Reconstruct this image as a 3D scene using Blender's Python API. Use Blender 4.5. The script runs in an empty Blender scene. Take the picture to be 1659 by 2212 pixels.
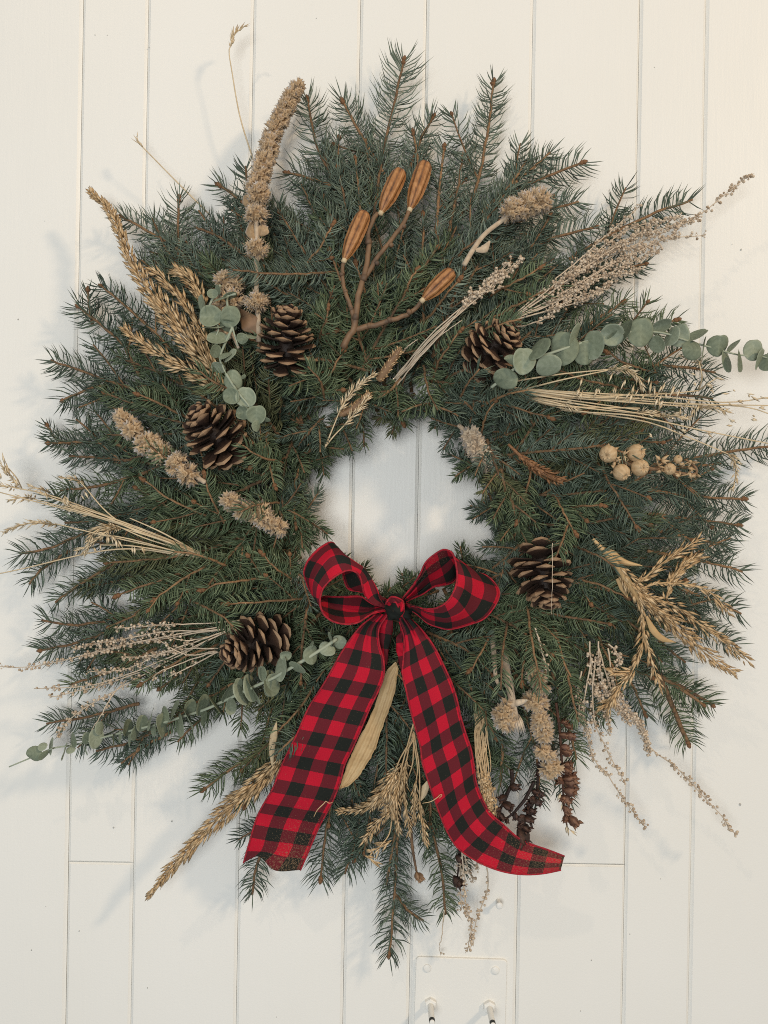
import bpy, math, random
import numpy as np
from mathutils import Matrix, Vector

rng = np.random.default_rng(7)
random.seed(7)
scene = bpy.context.scene
COL = scene.collection

# ------------------------------------------------------------------ camera, world, lights, exposure
DIST = 1.0                       # metres from the wall
ROLL = math.radians(1.01)
cam_data = bpy.data.cameras.new("camera")
cam_data.sensor_fit = 'HORIZONTAL'
cam_data.sensor_width = 36.0
cam_data.lens = 36.0 * DIST
cam_data.clip_start = 0.02
cam_data.clip_end = 100.0
cam = bpy.data.objects.new("camera", cam_data)
COL.objects.link(cam)
ca, sa = math.cos(ROLL), math.sin(ROLL)
RIGHT, UP = Vector((ca, 0, sa)), Vector((-sa, 0, ca))
cam.matrix_world = Matrix(((RIGHT.x, UP.x, 0, 0), (RIGHT.y, UP.y, -1, -DIST), (RIGHT.z, UP.z, 0, 0), (0, 0, 0, 1)))
scene.camera = cam

world = bpy.data.worlds.new("World")
scene.world = world
world.use_nodes = True
bg = world.node_tree.nodes["Background"]
bg.inputs[0].default_value = (0.88, 0.945, 1.0, 1)
bg.inputs[1].default_value = 0.35


def area(name, loc, target, size, watts, color):
    l = bpy.data.lights.new(name, 'AREA')
    l.shape = 'DISK'
    l.size = size
    l.energy = watts
    l.color = color
    o = bpy.data.objects.new(name, l)
    o.location = loc
    o.rotation_euler = (Vector(target) - Vector(loc)).to_track_quat('-Z', 'Y').to_euler()
    COL.objects.link(o)
    return o


area("ceiling_lamp", (2.60, -2.25, 1.85), (0, 0, -0.1), 0.36, 60.0, (1.0, 0.77, 0.52))
area("spot_lamp", (-1.15, -2.0, 2.35), (0.1, 0, -0.3), 0.11, 11.0, (1.0, 0.80, 0.58))
area("window_light", (-0.35, -2.6, 0.0), (-0.05, 0, 0.0), 1.0, 38.0, (0.95, 0.985, 1.0))

vs = scene.view_settings
vs.view_transform = 'Standard'
vs.look = 'None'
vs.gamma = 1.0
vs.use_curve_mapping = False
vs.exposure = -0.07
scene.cycles.filter_width = 1.0 if hasattr(scene.cycles, "filter_width") else 1.5
scene.cycles.use_denoising = False
scene.cycles.max_bounces = 5
scene.cycles.diffuse_bounces = 3

# ------------------------------------------------------------------ coordinates
F = 1659.0
TWO_PI = 2 * math.pi


def P(dx, dy, h):
    """point h metres in front of the wall, on the sight line through measured position (dx, dy)"""
    u, v = (dx - 829.5) / F, -(dy - 1106.0) / F
    X, Z = u * ca - v * sa, u * sa + v * ca
    k = 1.0 - h / DIST
    return np.array((X * k, -h, Z * k))


CX, CY = 880.0, 1075.0
_R = [0.0, 0.10, 0.13, 0.18, 0.26, 0.35, 0.45, 0.56, 0.8]
_H = [0.05, 0.055, 0.075, 0.095, 0.108, 0.088, 0.060, 0.040, 0.035]


def surf(dx, dy):
    return float(np.interp(math.hypot(dx - CX, dy - CY) / F, _R, _H))


def Zm(ox, oy, s):
    return lambda pts: [((ox + p[0] / s) / 1.50693, (oy + p[1] / s) / 1.50693) for p in pts]


K = 1659 / 900.0
T00, T10, T20 = Zm(0, 0, K), Zm(800, 0, K), Zm(1600, 0, K)
T01, T11, T21 = Zm(0, 800, K), Zm(800, 800, K), Zm(1600, 800, K)
T02, T12, T22 = Zm(0, 1600, K), Zm(800, 1600, K), Zm(1600, 1600, K)
T03, T13, T23 = Zm(0, 2433, K), Zm(800, 2433, K), Zm(1600, 2433, K)
ZA, ZB = Zm(960, 1760, 1659 / 380), Zm(1250, 1760, 1659 / 400)
ZE, ZD, ZF = Zm(780, 260, 2212 / 640), Zm(640, 900, 2212 / 520), Zm(1540, 2080, 2212 / 720)
ZG, ZR = Zm(280, 600, 2212 / 700), Zm(1900, 1380, 1659 / 420)


def catmull(pts, m):
    pts = np.asarray(pts, float)
    if len(pts) == 2:
        t = np.linspace(0, 1, m)[:, None]
        return pts[0] * (1 - t) + pts[1] * t
    p = np.concatenate([(2 * pts[0] - pts[1])[None], pts, (2 * pts[-1] - pts[-2])[None]])
    n = len(pts) - 1
    tt = np.linspace(0, n - 1e-9, m)
    i = tt.astype(int)
    f = (tt - i)[:, None] if pts.ndim == 2 else (tt - i)[:, None, None]
    a, b, c, d = p[i], p[i + 1], p[i + 2], p[i + 3]
    return 0.5 * (2 * b + (c - a) * f + (2 * a - 5 * b + 4 * c - d) * f ** 2 + (3 * b - a - 3 * c + d) * f ** 3)


def resample(pts, m):
    pts = np.asarray(pts, float)
    s = np.r_[0, np.cumsum(np.linalg.norm(np.diff(pts, axis=0), axis=1))]
    t = np.linspace(0, s[-1], m)
    return np.stack([np.interp(t, s, pts[:, k]) for k in range(pts.shape[1])], 1)


def path(pts, off=0.01, m=None, h=None):
    """smooth world path through measured points; off = metres proud of the greenery, or h = heights"""
    if h is None:
        if not isinstance(off, (list, tuple)):
            off = [off] * len(pts)
        off = np.interp(np.linspace(0, 1, len(pts)), np.linspace(0, 1, len(off)), off)
        w = [P(p[0], p[1], surf(p[0], p[1]) + o) for p, o in zip(pts, off)]
    else:
        if not isinstance(h, (list, tuple)):
            h = [h] * len(pts)
        h = np.interp(np.linspace(0, 1, len(pts)), np.linspace(0, 1, len(h)), h)
        w = [P(p[0], p[1], o) for p, o in zip(pts, h)]
    m = m or max(8, 6 * len(pts))
    return resample(catmull(w, m * 3), m)


def unit(v):
    v = np.asarray(v, float)
    return v / (np.linalg.norm(v, axis=-1, keepdims=True) + 1e-12)


def tangents(c):
    return unit(np.gradient(c, axis=0))


# ------------------------------------------------------------------ mesh builder
class MB:
    def __init__(self):
        self.v, self.f3, self.f4, self.t, self.n = [], [], [], [], 0
        self.uv = None

    def add(self, v, f3=None, f4=None, tint=0.5):
        v = np.asarray(v, float).reshape(-1, 3)
        self.v.append(v)
        self.t.append(np.broadcast_to(np.asarray(tint, float), (len(v),)))
        if f3 is not None and len(f3):
            self.f3.append(np.asarray(f3, int).reshape(-1, 3) + self.n)
        if f4 is not None and len(f4):
            self.f4.append(np.asarray(f4, int).reshape(-1, 4) + self.n)
        self.n += len(v)

    def many(self, v, f3, tint):
        """v (N,k,3), f3 (m,3) per item, tint (N,) or (N,k)"""
        N, k = v.shape[:2]
        f = (np.asarray(f3)[None] + (np.arange(N) * k)[:, None, None]).reshape(-1, 3)
        tint = np.asarray(tint, float)
        if tint.ndim == 1:
            tint = np.repeat(tint, k)
        self.add(v.reshape(-1, 3), f3=f, tint=tint.reshape(-1))

    def tube(self, c, r, n=6, tint=0.5):
        c = np.asarray(c, float)
        m = len(c)
        r = np.interp(np.linspace(0, 1, m), np.linspace(0, 1, len(r)), r) if isinstance(r, (list, tuple)) else np.full(m, r)
        T = tangents(c)
        a = unit(np.cross(T, (0.13, 0.97, 0.21)))
        b = np.cross(T, a)
        ang = np.linspace(0, 2 * math.pi, n, endpoint=False)
        v = c[:, None] + r[:, None, None] * (np.cos(ang)[None, :, None] * a[:, None] + np.sin(ang)[None, :, None] * b[:, None])
        i, j = np.meshgrid(np.arange(m - 1), np.arange(n), indexing='ij')
        j2 = (j + 1) % n
        f4 = np.stack([i * n + j, i * n + j2, (i + 1) * n + j2, (i + 1) * n + j], -1).reshape(-1, 4)
        vv = np.vstack([v.reshape(-1, 3), c[:1] - T[:1] * r[0] * .3, c[-1:] + T[-1:] * r[-1] * .6])
        k = np.arange(n)
        f3 = np.vstack([np.stack([(k + 1) % n, k, np.full(n, m * n)], 1),
                        np.stack([(m - 1) * n + k, (m - 1) * n + (k + 1) % n, np.full(n, m * n + 1)], 1)])
        self.add(vv, f3, f4, tint)

    def lenses(self, p0, p1, w, flat=0.6, tint=0.5, belly=0.4):
        """pointed seeds / glumes from p0 to p1 (N,3)"""
        p0, p1 = np.atleast_2d(p0), np.atleast_2d(p1)
        N = len(p0)
        d = unit(p1 - p0)
        a = unit(np.cross(d, rng.normal(size=(N, 3))))
        b = np.cross(d, a)
        w = np.broadcast_to(np.asarray(w, float), (N,))[:, None] * 0.5
        m = p0 + (p1 - p0) * belly
        v = np.stack([p0, m + a * w, m + b * w * flat, m - a * w, m - b * w * flat, p1], 1)
        f = [(0, 2, 1), (0, 3, 2), (0, 4, 3), (0, 1, 4), (5, 1, 2), (5, 2, 3), (5, 3, 4), (5, 4, 1)]
        self.many(v, f, np.broadcast_to(np.asarray(tint, float), (N,)))

    def balls(self, c, r, tint=0.5):
        c = np.atleast_2d(c)
        N = len(c)
        q = rng.normal(size=(N, 3, 3))
        q, _ = np.linalg.qr(q)
        r = np.broadcast_to(np.asarray(r, float), (N,))
        v = c[:, None] + r[:, None, None] * np.einsum('kj,nij->nki', ICO_V * rng.uniform(.85, 1.12, (1, 12, 1))[0], q)
        self.many(v, ICO_F, np.broadcast_to(np.asarray(tint, float), (N,)))

    def grid(self, g, tint=0.5, uv=None):
        m, n = g.shape[:2]
        i, j = np.meshgrid(np.arange(m - 1), np.arange(n - 1), indexing='ij')
        f4 = np.stack([i * n + j, i * n + j + 1, (i + 1) * n + j + 1, (i + 1) * n + j], -1).reshape(-1, 4)
        self.add(g.reshape(-1, 3), f4=f4, tint=np.asarray(tint, float).reshape(-1) if np.ndim(tint) else tint)
        if uv is not None:
            self.uv = uv.reshape(-1, 2)

    def mesh(self, name, mat, base=(0, 0, 0), smooth=True):
        v = np.vstack(self.v) - np.asarray(base)
        f3 = np.vstack(self.f3) if self.f3 else np.zeros((0, 3), int)
        f4 = np.vstack(self.f4) if self.f4 else np.zeros((0, 4), int)
        loops = np.concatenate([f3.ravel(), f4.ravel()]).astype(np.int32)
        tot = np.concatenate([np.full(len(f3), 3), np.full(len(f4), 4)]).astype(np.int32)
        start = np.concatenate([[0], np.cumsum(tot)[:-1]]).astype(np.int32)
        me = bpy.data.meshes.new(name)
        me.vertices.add(len(v))
        me.vertices.foreach_set("co", v.astype(np.float32).ravel())
        me.loops.add(len(loops))
        me.loops.foreach_set("vertex_index", loops)
        me.polygons.add(len(tot))
        me.polygons.foreach_set("loop_start", start)
        me.polygons.foreach_set("loop_total", tot)
        me.polygons.foreach_set("use_smooth", np.full(len(tot), smooth))
        at = me.attributes.new("tint", 'FLOAT', 'POINT')
        at.data.foreach_set("value", np.concatenate(self.t).astype(np.float32))
        if self.uv is not None:
            l = me.uv_layers.new(name="UVMap")
            l.data.foreach_set("uv", self.uv[loops].astype(np.float32).ravel())
        me.update(calc_edges=True)
        me.validate()
        me.materials.append(mat)
        return me


_g = (1 + 5 ** .5) / 2
ICO_V = unit(np.array([(-1, _g, 0), (1, _g, 0), (-1, -_g, 0), (1, -_g, 0), (0, -1, _g), (0, 1, _g), (0, -1, -_g), (0, 1, -_g),
                       (_g, 0, -1), (_g, 0, 1), (-_g, 0, -1), (-_g, 0, 1)], float))
ICO_F = np.array([(0, 11, 5), (0, 5, 1), (0, 1, 7), (0, 7, 10), (0, 10, 11), (1, 5, 9), (5, 11, 4), (11, 10, 2), (10, 7, 6), (7, 1, 8),
                  (3, 9, 4), (3, 4, 2), (3, 2, 6), (3, 6, 8), (3, 8, 9), (4, 9, 5), (2, 4, 11), (6, 2, 10), (8, 6, 7), (9, 8, 1)])


def thing(name, label, cat, base, group=None):
    o = bpy.data.objects.new(name, None)
    o.empty_display_size = 0.02
    o.location = base
    o["label"], o["category"] = label, cat
    if group:
        o["group"] = group
    COL.objects.link(o)
    o_base[o.name] = np.asarray(base, float)
    return o


o_base = {}


def part(name, mb, mat, parent, kind=None, label=None, smooth=True, world_base=None):
    base = np.asarray(world_base) if world_base is not None else o_base.get(parent.name, np.zeros(3))
    me = mb.mesh(name, mat, base, smooth)
    o = bpy.data.objects.new(name, me)
    o.parent = parent
    COL.objects.link(o)
    o_base[o.name] = base
    if kind:
        o["kind"] = kind
    if label:
        o["label"] = label
    return o


def inst(name, me, parent, mat4, base=None):
    o = bpy.data.objects.new(name, me)
    o.parent = parent
    b = o_base[parent.name] if base is None else base
    o.matrix_local = Matrix.Translation(-Vector(b)) @ mat4
    COL.objects.link(o)
    return o


# ------------------------------------------------------------------ materials
def mat_tint(name, colors, rough=0.6, noise_scale=60.0, noise_amt=0.25, bump=0.0, bump_scale=200.0, spec=0.35, sheen=0.0, objvar=0.0):
    """colour from the per-piece 'tint' attribute through a ramp, mottled with noise"""
    m = bpy.data.materials.new(name)
    m.use_nodes = True
    nt = m.node_tree
    N, L = nt.nodes, nt.links
    b = N["Principled BSDF"]
    b.inputs["Roughness"].default_value = rough
    b.inputs["Specular IOR Level"].default_value = spec
    if sheen:
        b.inputs["Sheen Weight"].default_value = sheen
        b.inputs["Sheen Roughness"].default_value = 0.5
    a = N.new("ShaderNodeAttribute")
    a.attribute_name = "tint"
    tc = N.new("ShaderNodeTexCoord")
    no = N.new("ShaderNodeTexNoise")
    no.inputs["Scale"].default_value = noise_scale
    no.inputs["Detail"].default_value = 4
    L.new(tc.outputs["Object"], no.inputs["Vector"])
    mr = N.new("ShaderNodeMapRange")
    mr.inputs[1].default_value, mr.inputs[2].default_value = 0.3, 0.7
    mr.inputs[3].default_value, mr.inputs[4].default_value = -noise_amt, noise_amt
    L.new(no.outputs["Fac"], mr.inputs[0])
    ad = N.new("ShaderNodeMath")
    ad.operation = 'ADD'
    ad.use_clamp = True
    L.new(a.outputs["Fac"], ad.inputs[0])
    L.new(mr.outputs[0], ad.inputs[1])
    r = N.new("ShaderNodeValToRGB")
    els = r.color_ramp.elements
    for i, c in enumerate(colors):
        pos = i / (len(colors) - 1)
        e = els[i] if i < 2 else els.new(pos)
        e.position = pos
        e.color = (*c, 1)
    els[0].position = 0
    if objvar:
        oi = N.new("ShaderNodeObjectInfo")
        mv = N.new("ShaderNodeMath")
        mv.operation = 'MULTIPLY_ADD'
        mv.inputs[1].default_value, mv.inputs[2].default_value = objvar, -objvar / 2
        L.new(oi.outputs["Random"], mv.inputs[0])
        av = N.new("ShaderNodeMath")
        av.operation = 'ADD'
        av.use_clamp = True
        L.new(ad.outputs[0], av.inputs[0])
        L.new(mv.outputs[0], av.inputs[1])
        L.new(av.outputs[0], r.inputs[0])
    else:
        L.new(ad.outputs[0], r.inputs[0])
    L.new(r.outputs[0], b.inputs["Base Color"])
    if bump:
        n2 = N.new("ShaderNodeTexNoise")
        n2.inputs["Scale"].default_value = bump_scale
        n2.inputs["Detail"].default_value = 3
        L.new(tc.outputs["Object"], n2.inputs["Vector"])
        bp = N.new("ShaderNodeBump")
        bp.inputs["Strength"].default_value = bump
        bp.inputs["Distance"].default_value = 0.001
        L.new(n2.outputs["Fac"], bp.inputs["Height"])
        L.new(bp.outputs[0], b.inputs["Normal"])
    return m


def fix_ramp(m, colors):
    r = [n for n in m.node_tree.nodes if n.bl_idname == "ShaderNodeValToRGB"][0].color_ramp
    while len(r.elements) > 1:
        r.elements.remove(r.elements[-1])
    r.elements[0].position, r.elements[0].color = 0.0, (*colors[0], 1)
    for i, c in enumerate(colors[1:], 1):
        e = r.elements.new(i / (len(colors) - 1))
        e.color = (*c, 1)


def M(name, colors, **kw):
    m = mat_tint(name, colors, **kw)
    fix_ramp(m, colors)
    return m


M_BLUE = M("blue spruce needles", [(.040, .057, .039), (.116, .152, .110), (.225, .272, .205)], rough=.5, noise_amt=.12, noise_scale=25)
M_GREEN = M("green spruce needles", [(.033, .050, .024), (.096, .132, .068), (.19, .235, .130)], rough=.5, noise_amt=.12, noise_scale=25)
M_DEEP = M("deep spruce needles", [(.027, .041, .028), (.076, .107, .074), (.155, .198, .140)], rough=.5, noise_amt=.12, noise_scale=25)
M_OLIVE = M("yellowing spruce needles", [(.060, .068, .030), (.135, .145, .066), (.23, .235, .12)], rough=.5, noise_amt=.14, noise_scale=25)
M_TWIG = M("twig bark", [(.10, .060, .032), (.24, .135, .065), (.36, .21, .10)], rough=.8, noise_amt=.3, noise_scale=300, bump=.6, bump_scale=700)
M_BUD = M("bud scales", [(.13, .060, .028), (.30, .15, .065)], rough=.6, noise_amt=.4, noise_scale=600, bump=.6, bump_scale=900)
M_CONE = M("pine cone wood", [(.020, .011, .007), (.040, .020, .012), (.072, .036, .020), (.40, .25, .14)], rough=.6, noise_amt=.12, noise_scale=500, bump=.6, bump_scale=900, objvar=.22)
M_GOLD = M("dry golden grass", [(.27, .165, .075), (.50, .335, .17), (.67, .50, .30)], rough=.65, noise_amt=.15, noise_scale=120)
M_PALE = M("pale straw", [(.36, .25, .14), (.56, .43, .26), (.72, .60, .42)], rough=.6, noise_amt=.15, noise_scale=120)
M_BEAD = M("dried artemisia", [(.30, .21, .135), (.50, .39, .275), (.64, .53, .40)], rough=.8, noise_amt=.2, noise_scale=300)
M_WOOL = M("woolly dried flower", [(.19, .110, .052), (.39, .265, .145), (.56, .42, .27)], rough=.95, noise_amt=.18, noise_scale=400, sheen=.4, spec=.1)
M_WSTEM = M("woolly pale stem", [(.28, .20, .13), (.46, .355, .245), (.60, .49, .36)], rough=.9, noise_amt=.25, noise_scale=150, sheen=.3, spec=.1)
M_EUC = M("eucalyptus leaf", [(.085, .105, .066), (.195, .225, .148), (.32, .35, .255)], rough=.6, noise_amt=.22, noise_scale=90, bump=.3, bump_scale=250, objvar=.55)
M_POD = M("seed pod skin", [(.080, .033, .014), (.30, .125, .040), (.46, .23, .090)], rough=.5, noise_amt=.18, noise_scale=160, bump=.4, bump_scale=600)
M_PSTEM = M("seed pod stem bark", [(.085, .055, .036), (.20, .115, .060), (.33, .20, .11)], rough=.6, noise_amt=.3, noise_scale=60)
M_ROUND = M("round capsule", [(.24, .15, .075), (.46, .31, .165), (.58, .43, .26)], rough=.7, noise_amt=.15, noise_scale=220, bump=.5, bump_scale=400)
M_DARK = M("dark seed stem", [(.014, .009, .007), (.036, .018, .013), (.085, .040, .026)], rough=.6, noise_amt=.2, noise_scale=300, bump=.4, bump_scale=700)
M_RUST = M("rusty seed stem", [(.040, .018, .012), (.12, .052, .030), (.25, .13, .075)], rough=.65, noise_amt=.2, noise_scale=300, bump=.4, bump_scale=700)
M_HUSK = M("dry corn husk", [(.32, .195, .085), (.50, .33, .155), (.62, .45, .24)], rough=.55, noise_amt=.22, noise_scale=40, bump=.4, bump_scale=250)
M_STEEL = M("zinc steel", [(.30, .29, .27), (.55, .54, .51)], rough=.35, noise_amt=.2, noise_scale=400)
M_STEEL.node_tree.nodes["Principled BSDF"].inputs["Metallic"].default_value = 0.8
M_BLACK = M("black thread end", [(.012, .014, .012), (.03, .033, .03)], rough=.5, noise_amt=.2, noise_scale=400)


def paint_material(name, tone):
    m = bpy.data.materials.new(name)
    m.use_nodes = True
    nt = m.node_tree
    N, L = nt.nodes, nt.links
    b = N["Principled BSDF"]
    b.inputs["Roughness"].default_value = 0.42
    b.inputs["Specular IOR Level"].default_value = 0.35
    tc = N.new("ShaderNodeTexCoord")
    oi = N.new("ShaderNodeObjectInfo")
    # slow mottling of the paint film
    n1 = N.new("ShaderNodeTexNoise")
    n1.inputs["Scale"].default_value = 3.0
    n1.inputs["Detail"].default_value = 5
    L.new(tc.outputs["Object"], n1.inputs["Vector"])
    r = N.new("ShaderNodeValToRGB")
    r.color_ramp.elements[0].position, r.color_ramp.elements[1].position = .3, .75
    r.color_ramp.elements[0].color = (tone[0] * .965, tone[1] * .96, tone[2] * .945, 1)
    r.color_ramp.elements[1].color = (*tone, 1)
    L.new(n1.outputs["Fac"], r.inputs[0])
    # small scuffs and flecks
    n2 = N.new("ShaderNodeTexNoise")
    n2.inputs["Scale"].default_value = 38.0
    n2.inputs["Detail"].default_value = 6
    n2.inputs["Roughness"].default_value = .7
    mp = N.new("ShaderNodeMapping")
    mp.inputs["Scale"].default_value = (1.0, 1.0, .45)
    L.new(tc.outputs["Object"], mp.inputs[0])
    L.new(mp.outputs[0], n2.inputs["Vector"])
    r2 = N.new("ShaderNodeValToRGB")
    r2.color_ramp.elements[0].position, r2.color_ramp.elements[1].position = .735, .79
    r2.color_ramp.elements[0].color = (0, 0, 0, 1)
    r2.color_ramp.elements[1].color = (.55, .55, .55, 1)
    L.new(n2.outputs["Fac"], r2.inputs[0])
    mx = N.new("ShaderNodeMix")
    mx.data_type = 'RGBA'
    L.new(r2.outputs[0], mx.inputs[0])
    L.new(r.outputs[0], mx.inputs[6])
    mx.inputs[7].default_value = (.50, .48, .43, 1)
    L.new(mx.outputs[2], b.inputs["Base Color"])
    # brush grain along the boards and orange-peel
    mp2 = N.new("ShaderNodeMapping")
    mp2.inputs["Scale"].default_value = (1.0, 1.0, .06)
    L.new(tc.outputs["Object"], mp2.inputs[0])
    n3 = N.new("ShaderNodeTexNoise")
    n3.inputs["Scale"].default_value = 260.0
    n3.inputs["Detail"].default_value = 3
    L.new(mp2.outputs[0], n3.inputs["Vector"])
    n4 = N.new("ShaderNodeTexNoise")
    n4.inputs["Scale"].default_value = 420.0
    L.new(tc.outputs["Object"], n4.inputs["Vector"])
    n6 = N.new("ShaderNodeTexNoise")
    n6.inputs["Scale"].default_value = 16.0
    n6.inputs["Detail"].default_value = 3
    mp6 = N.new("ShaderNodeMapping")
    mp6.inputs["Scale"].default_value = (1.0, 1.0, .35)
    L.new(tc.outputs["Object"], mp6.inputs[0])
    L.new(mp6.outputs[0], n6.inputs["Vector"])
    m6 = N.new("ShaderNodeMath")
    m6.operation = 'MULTIPLY_ADD'
    m6.inputs[1].default_value = 6.0
    L.new(n6.outputs["Fac"], m6.inputs[0])
    L.new(n3.outputs["Fac"], m6.inputs[2])
    ad = N.new("ShaderNodeMath")
    L.new(m6.outputs[0], ad.inputs[0])
    L.new(n4.outputs["Fac"], ad.inputs[1])
    bp = N.new("ShaderNodeBump")
    bp.inputs["Strength"].default_value = .30
    bp.inputs["Distance"].default_value = .0006
    L.new(ad.outputs[0], bp.inputs["Height"])
    L.new(bp.outputs[0], b.inputs["Normal"])
    return m


M_WALL = paint_material("cream wall paint", (.80, .780, .728))
M_CRACK = M("dark joint", [(.05, .05, .045), (.10, .10, .09)], rough=.9)
M_DENT = M("nail hole filler", [(.22, .22, .20), (.58, .56, .51)], rough=.9)


def plaid_material(name, back=False):
    m = bpy.data.materials.new(name)
    m.use_nodes = True
    nt = m.node_tree
    N, L = nt.nodes, nt.links
    b = N["Principled BSDF"]
    b.inputs["Roughness"].default_value = .85
    b.inputs["Specular IOR Level"].default_value = .15
    uv = N.new("ShaderNodeUVMap")
    uv.uv_map = "UVMap"
    sp = N.new("ShaderNodeSeparateXYZ")
    L.new(uv.outputs[0], sp.inputs[0])

    def math_(op, a, bb=None):
        n = N.new("ShaderNodeMath")
        n.operation = op
        for i, x in enumerate((a, bb)):
            if x is None:
                continue
            if isinstance(x, (int, float)):
                n.inputs[i].default_value = x
            else:
                L.new(x, n.inputs[i])
        return n.outputs[0]

    nz = N.new("ShaderNodeTexNoise")
    nz.inputs["Scale"].default_value = 900.0
    mpn = N.new("ShaderNodeMapping")
    mpn.inputs["Scale"].default_value = (.07, 1, 1)
    L.new(uv.outputs[0], mpn.inputs[0])
    L.new(mpn.outputs[0], nz.inputs["Vector"])
    jit = math_('MULTIPLY', math_('SUBTRACT', nz.outputs["Fac"], .5), .10)
    cu = math_('ADD', math_('MULTIPLY', sp.outputs[0], 4.25), jit)
    cv = math_('ADD', math_('DIVIDE', sp.outputs[1], .0180), jit)
    eu = math_('FLOOR', math_('MODULO', cu, 2.0))
    ev = math_('FLOOR', math_('MODULO', math_('ADD', cv, 20.0), 2.0))
    lev = math_('MULTIPLY', math_('ADD', eu, ev), .5)
    r = N.new("ShaderNodeValToRGB")
    r.color_ramp.interpolation = 'CONSTANT'
    e = r.color_ramp.elements
    e[0].position, e[0].color = 0.0, (.46, .009, .026, 1)
    e[1].position, e[1].color = .25, (.120, .013, .019, 1)
    x = e.new(.75)
    x.color = (.014, .016, .013, 1)
    L.new(lev, r.inputs[0])
    # twill diagonals
    tw = math_('SINE', math_('MULTIPLY', math_('ADD', math_('MULTIPLY', sp.outputs[0], .0700), sp.outputs[1]), 3600.0))
    n2 = N.new("ShaderNodeTexNoise")
    n2.inputs["Scale"].default_value = 700.0
    mp3 = N.new("ShaderNodeMapping")
    mp3.inputs["Scale"].default_value = (.07, 1, 1)
    L.new(uv.outputs[0], mp3.inputs[0])
    L.new(mp3.outputs[0], n2.inputs["Vector"])
    k = math_('ADD', math_('MULTIPLY', tw, .10), math_('ADD', math_('MULTIPLY', n2.outputs["Fac"], .5), .75))
    mul = N.new("ShaderNodeMix")
    mul.data_type = 'RGBA'
    mul.blend_type = 'MULTIPLY'
    mul.inputs[0].default_value = 1.0
    L.new(r.outputs[0], mul.inputs[6])
    cb = N.new("ShaderNodeCombineColor")
    for i in range(3):
        L.new(k, cb.inputs[i])
    L.new(cb.outputs[0], mul.inputs[7])
    # worn threads with gold weft showing (attribute = amount of wear)
    at = N.new("ShaderNodeAttribute")
    at.attribute_name = "tint"
    n5 = N.new("ShaderNodeTexNoise")
    n5.inputs["Scale"].default_value = 420.0
    n5.inputs["Detail"].default_value = 4
    mp5 = N.new("ShaderNodeMapping")
    mp5.inputs["Scale"].default_value = (.18, .9, 1)
    L.new(uv.outputs[0], mp5.inputs[0])
    L.new(mp5.outputs[0], n5.inputs["Vector"])
    w = N.new("ShaderNodeMapRange")
    L.new(math_('ADD', n5.outputs["Fac"], math_('MULTIPLY', at.outputs["Fac"], .24)), w.inputs[0])
    w.inputs[1].default_value, w.inputs[2].default_value = .66, .80
    w.inputs[3].default_value, w.inputs[4].default_value = 0, .75
    mg = N.new("ShaderNodeMix")
    mg.data_type = 'RGBA'
    L.new(w.outputs[0], mg.inputs[0])
    L.new(mul.outputs[2], mg.inputs[6])
    mg.inputs[7].default_value = (.23, .15, .085, 1)
    L.new(mg.outputs[2], b.inputs["Base Color"])
    bp = N.new("ShaderNodeBump")
    bp.inputs["Strength"].default_value = .35
    bp.inputs["Distance"].default_value = .0005
    L.new(k, bp.inputs["Height"])
    L.new(bp.outputs[0], b.inputs["Normal"])
    return m


M_PLAID = plaid_material("buffalo plaid ribbon")
M_EDGE = M("red ribbon edge", [(.16, .012, .02), (.46, .014, .028)], rough=.85, noise_amt=.45, noise_scale=260, bump=.5, bump_scale=900)

# ------------------------------------------------------------------ the wall of painted boards
wall_mb = MB()
wall_mb.add([(-1.3, .022, -1.2), (1.3, .022, -1.2), (1.3, .022, 1.2), (-1.3, .022, 1.2),
             (-1.3, .04, -1.2), (1.3, .04, -1.2), (1.3, .04, 1.2), (-1.3, .04, 1.2)],
            f4=[(0, 1, 2, 3), (5, 4, 7, 6), (4, 5, 1, 0), (3, 2, 6, 7), (4, 0, 3, 7), (1, 5, 6, 2)])
wall = bpy.data.objects.new("wall", wall_mb.mesh("wall", M_CRACK, smooth=False))
wall["kind"] = "structure"
COL.objects.link(wall)
o_base["wall"] = np.zeros(3)

lines = [-555, -412, -215, -71, 159.5, 300.6, 528.5, 759.5, 902.5, 1133, 1364, 1507, 1738, 1880, 2110, 2250]
lx = [(x - 829.5) / F * ca for x in lines]


def plank(x0, x1, z0, z1):
    g, c, th = .00022, .0036, .020
    y = rng.uniform(-.0004, .0004)
    cr = c * rng.uniform(.85, 1.15)
    mb = MB()
    X = [x0 + g, x0 + g + c, x1 - g - cr, x1 - g]
    Z = [z0 + g, z0 + g + .0022, z1 - g - .0022, z1 - g]
    v = [(X[1], y, Z[1]), (X[2], y, Z[1]), (X[2], y, Z[2]), (X[1], y, Z[2]),
         (X[0], y + .0028, Z[0]), (X[3], y + .0028, Z[0]), (X[3], y + .0028, Z[3]), (X[0], y + .0028, Z[3]),
         (X[0], y + th, Z[0]), (X[3], y + th, Z[0]), (X[3], y + th, Z[3]), (X[0], y + th, Z[3])]
    f = [(0, 1, 2, 3), (4, 5, 1, 0), (5, 6, 2, 1), (6, 7, 3, 2), (7, 4, 0, 3), (8, 9, 5, 4), (9, 10, 6, 5), (10, 11, 7, 6), (11, 8, 4, 7)]
    mb.add(v, f4=f)
    return part("plank", mb, M_WALL, wall, smooth=False)


zj1, zj2 = P(225, 1864, 0)[2], P(1250, 1868, 0)[2]
for a, b in zip(lx[:-1], lx[1:]):
    i = lx.index(a)
    if i == 4:
        plank(a, b, -1.1, zj1), plank(a, b, zj1, 1.1)
    elif i == 9:
        plank(a, b, -1.1, zj2), plank(a, b, zj2, 1.1)
    else:
        plank(a, b, -1.1, 1.1)

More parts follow.
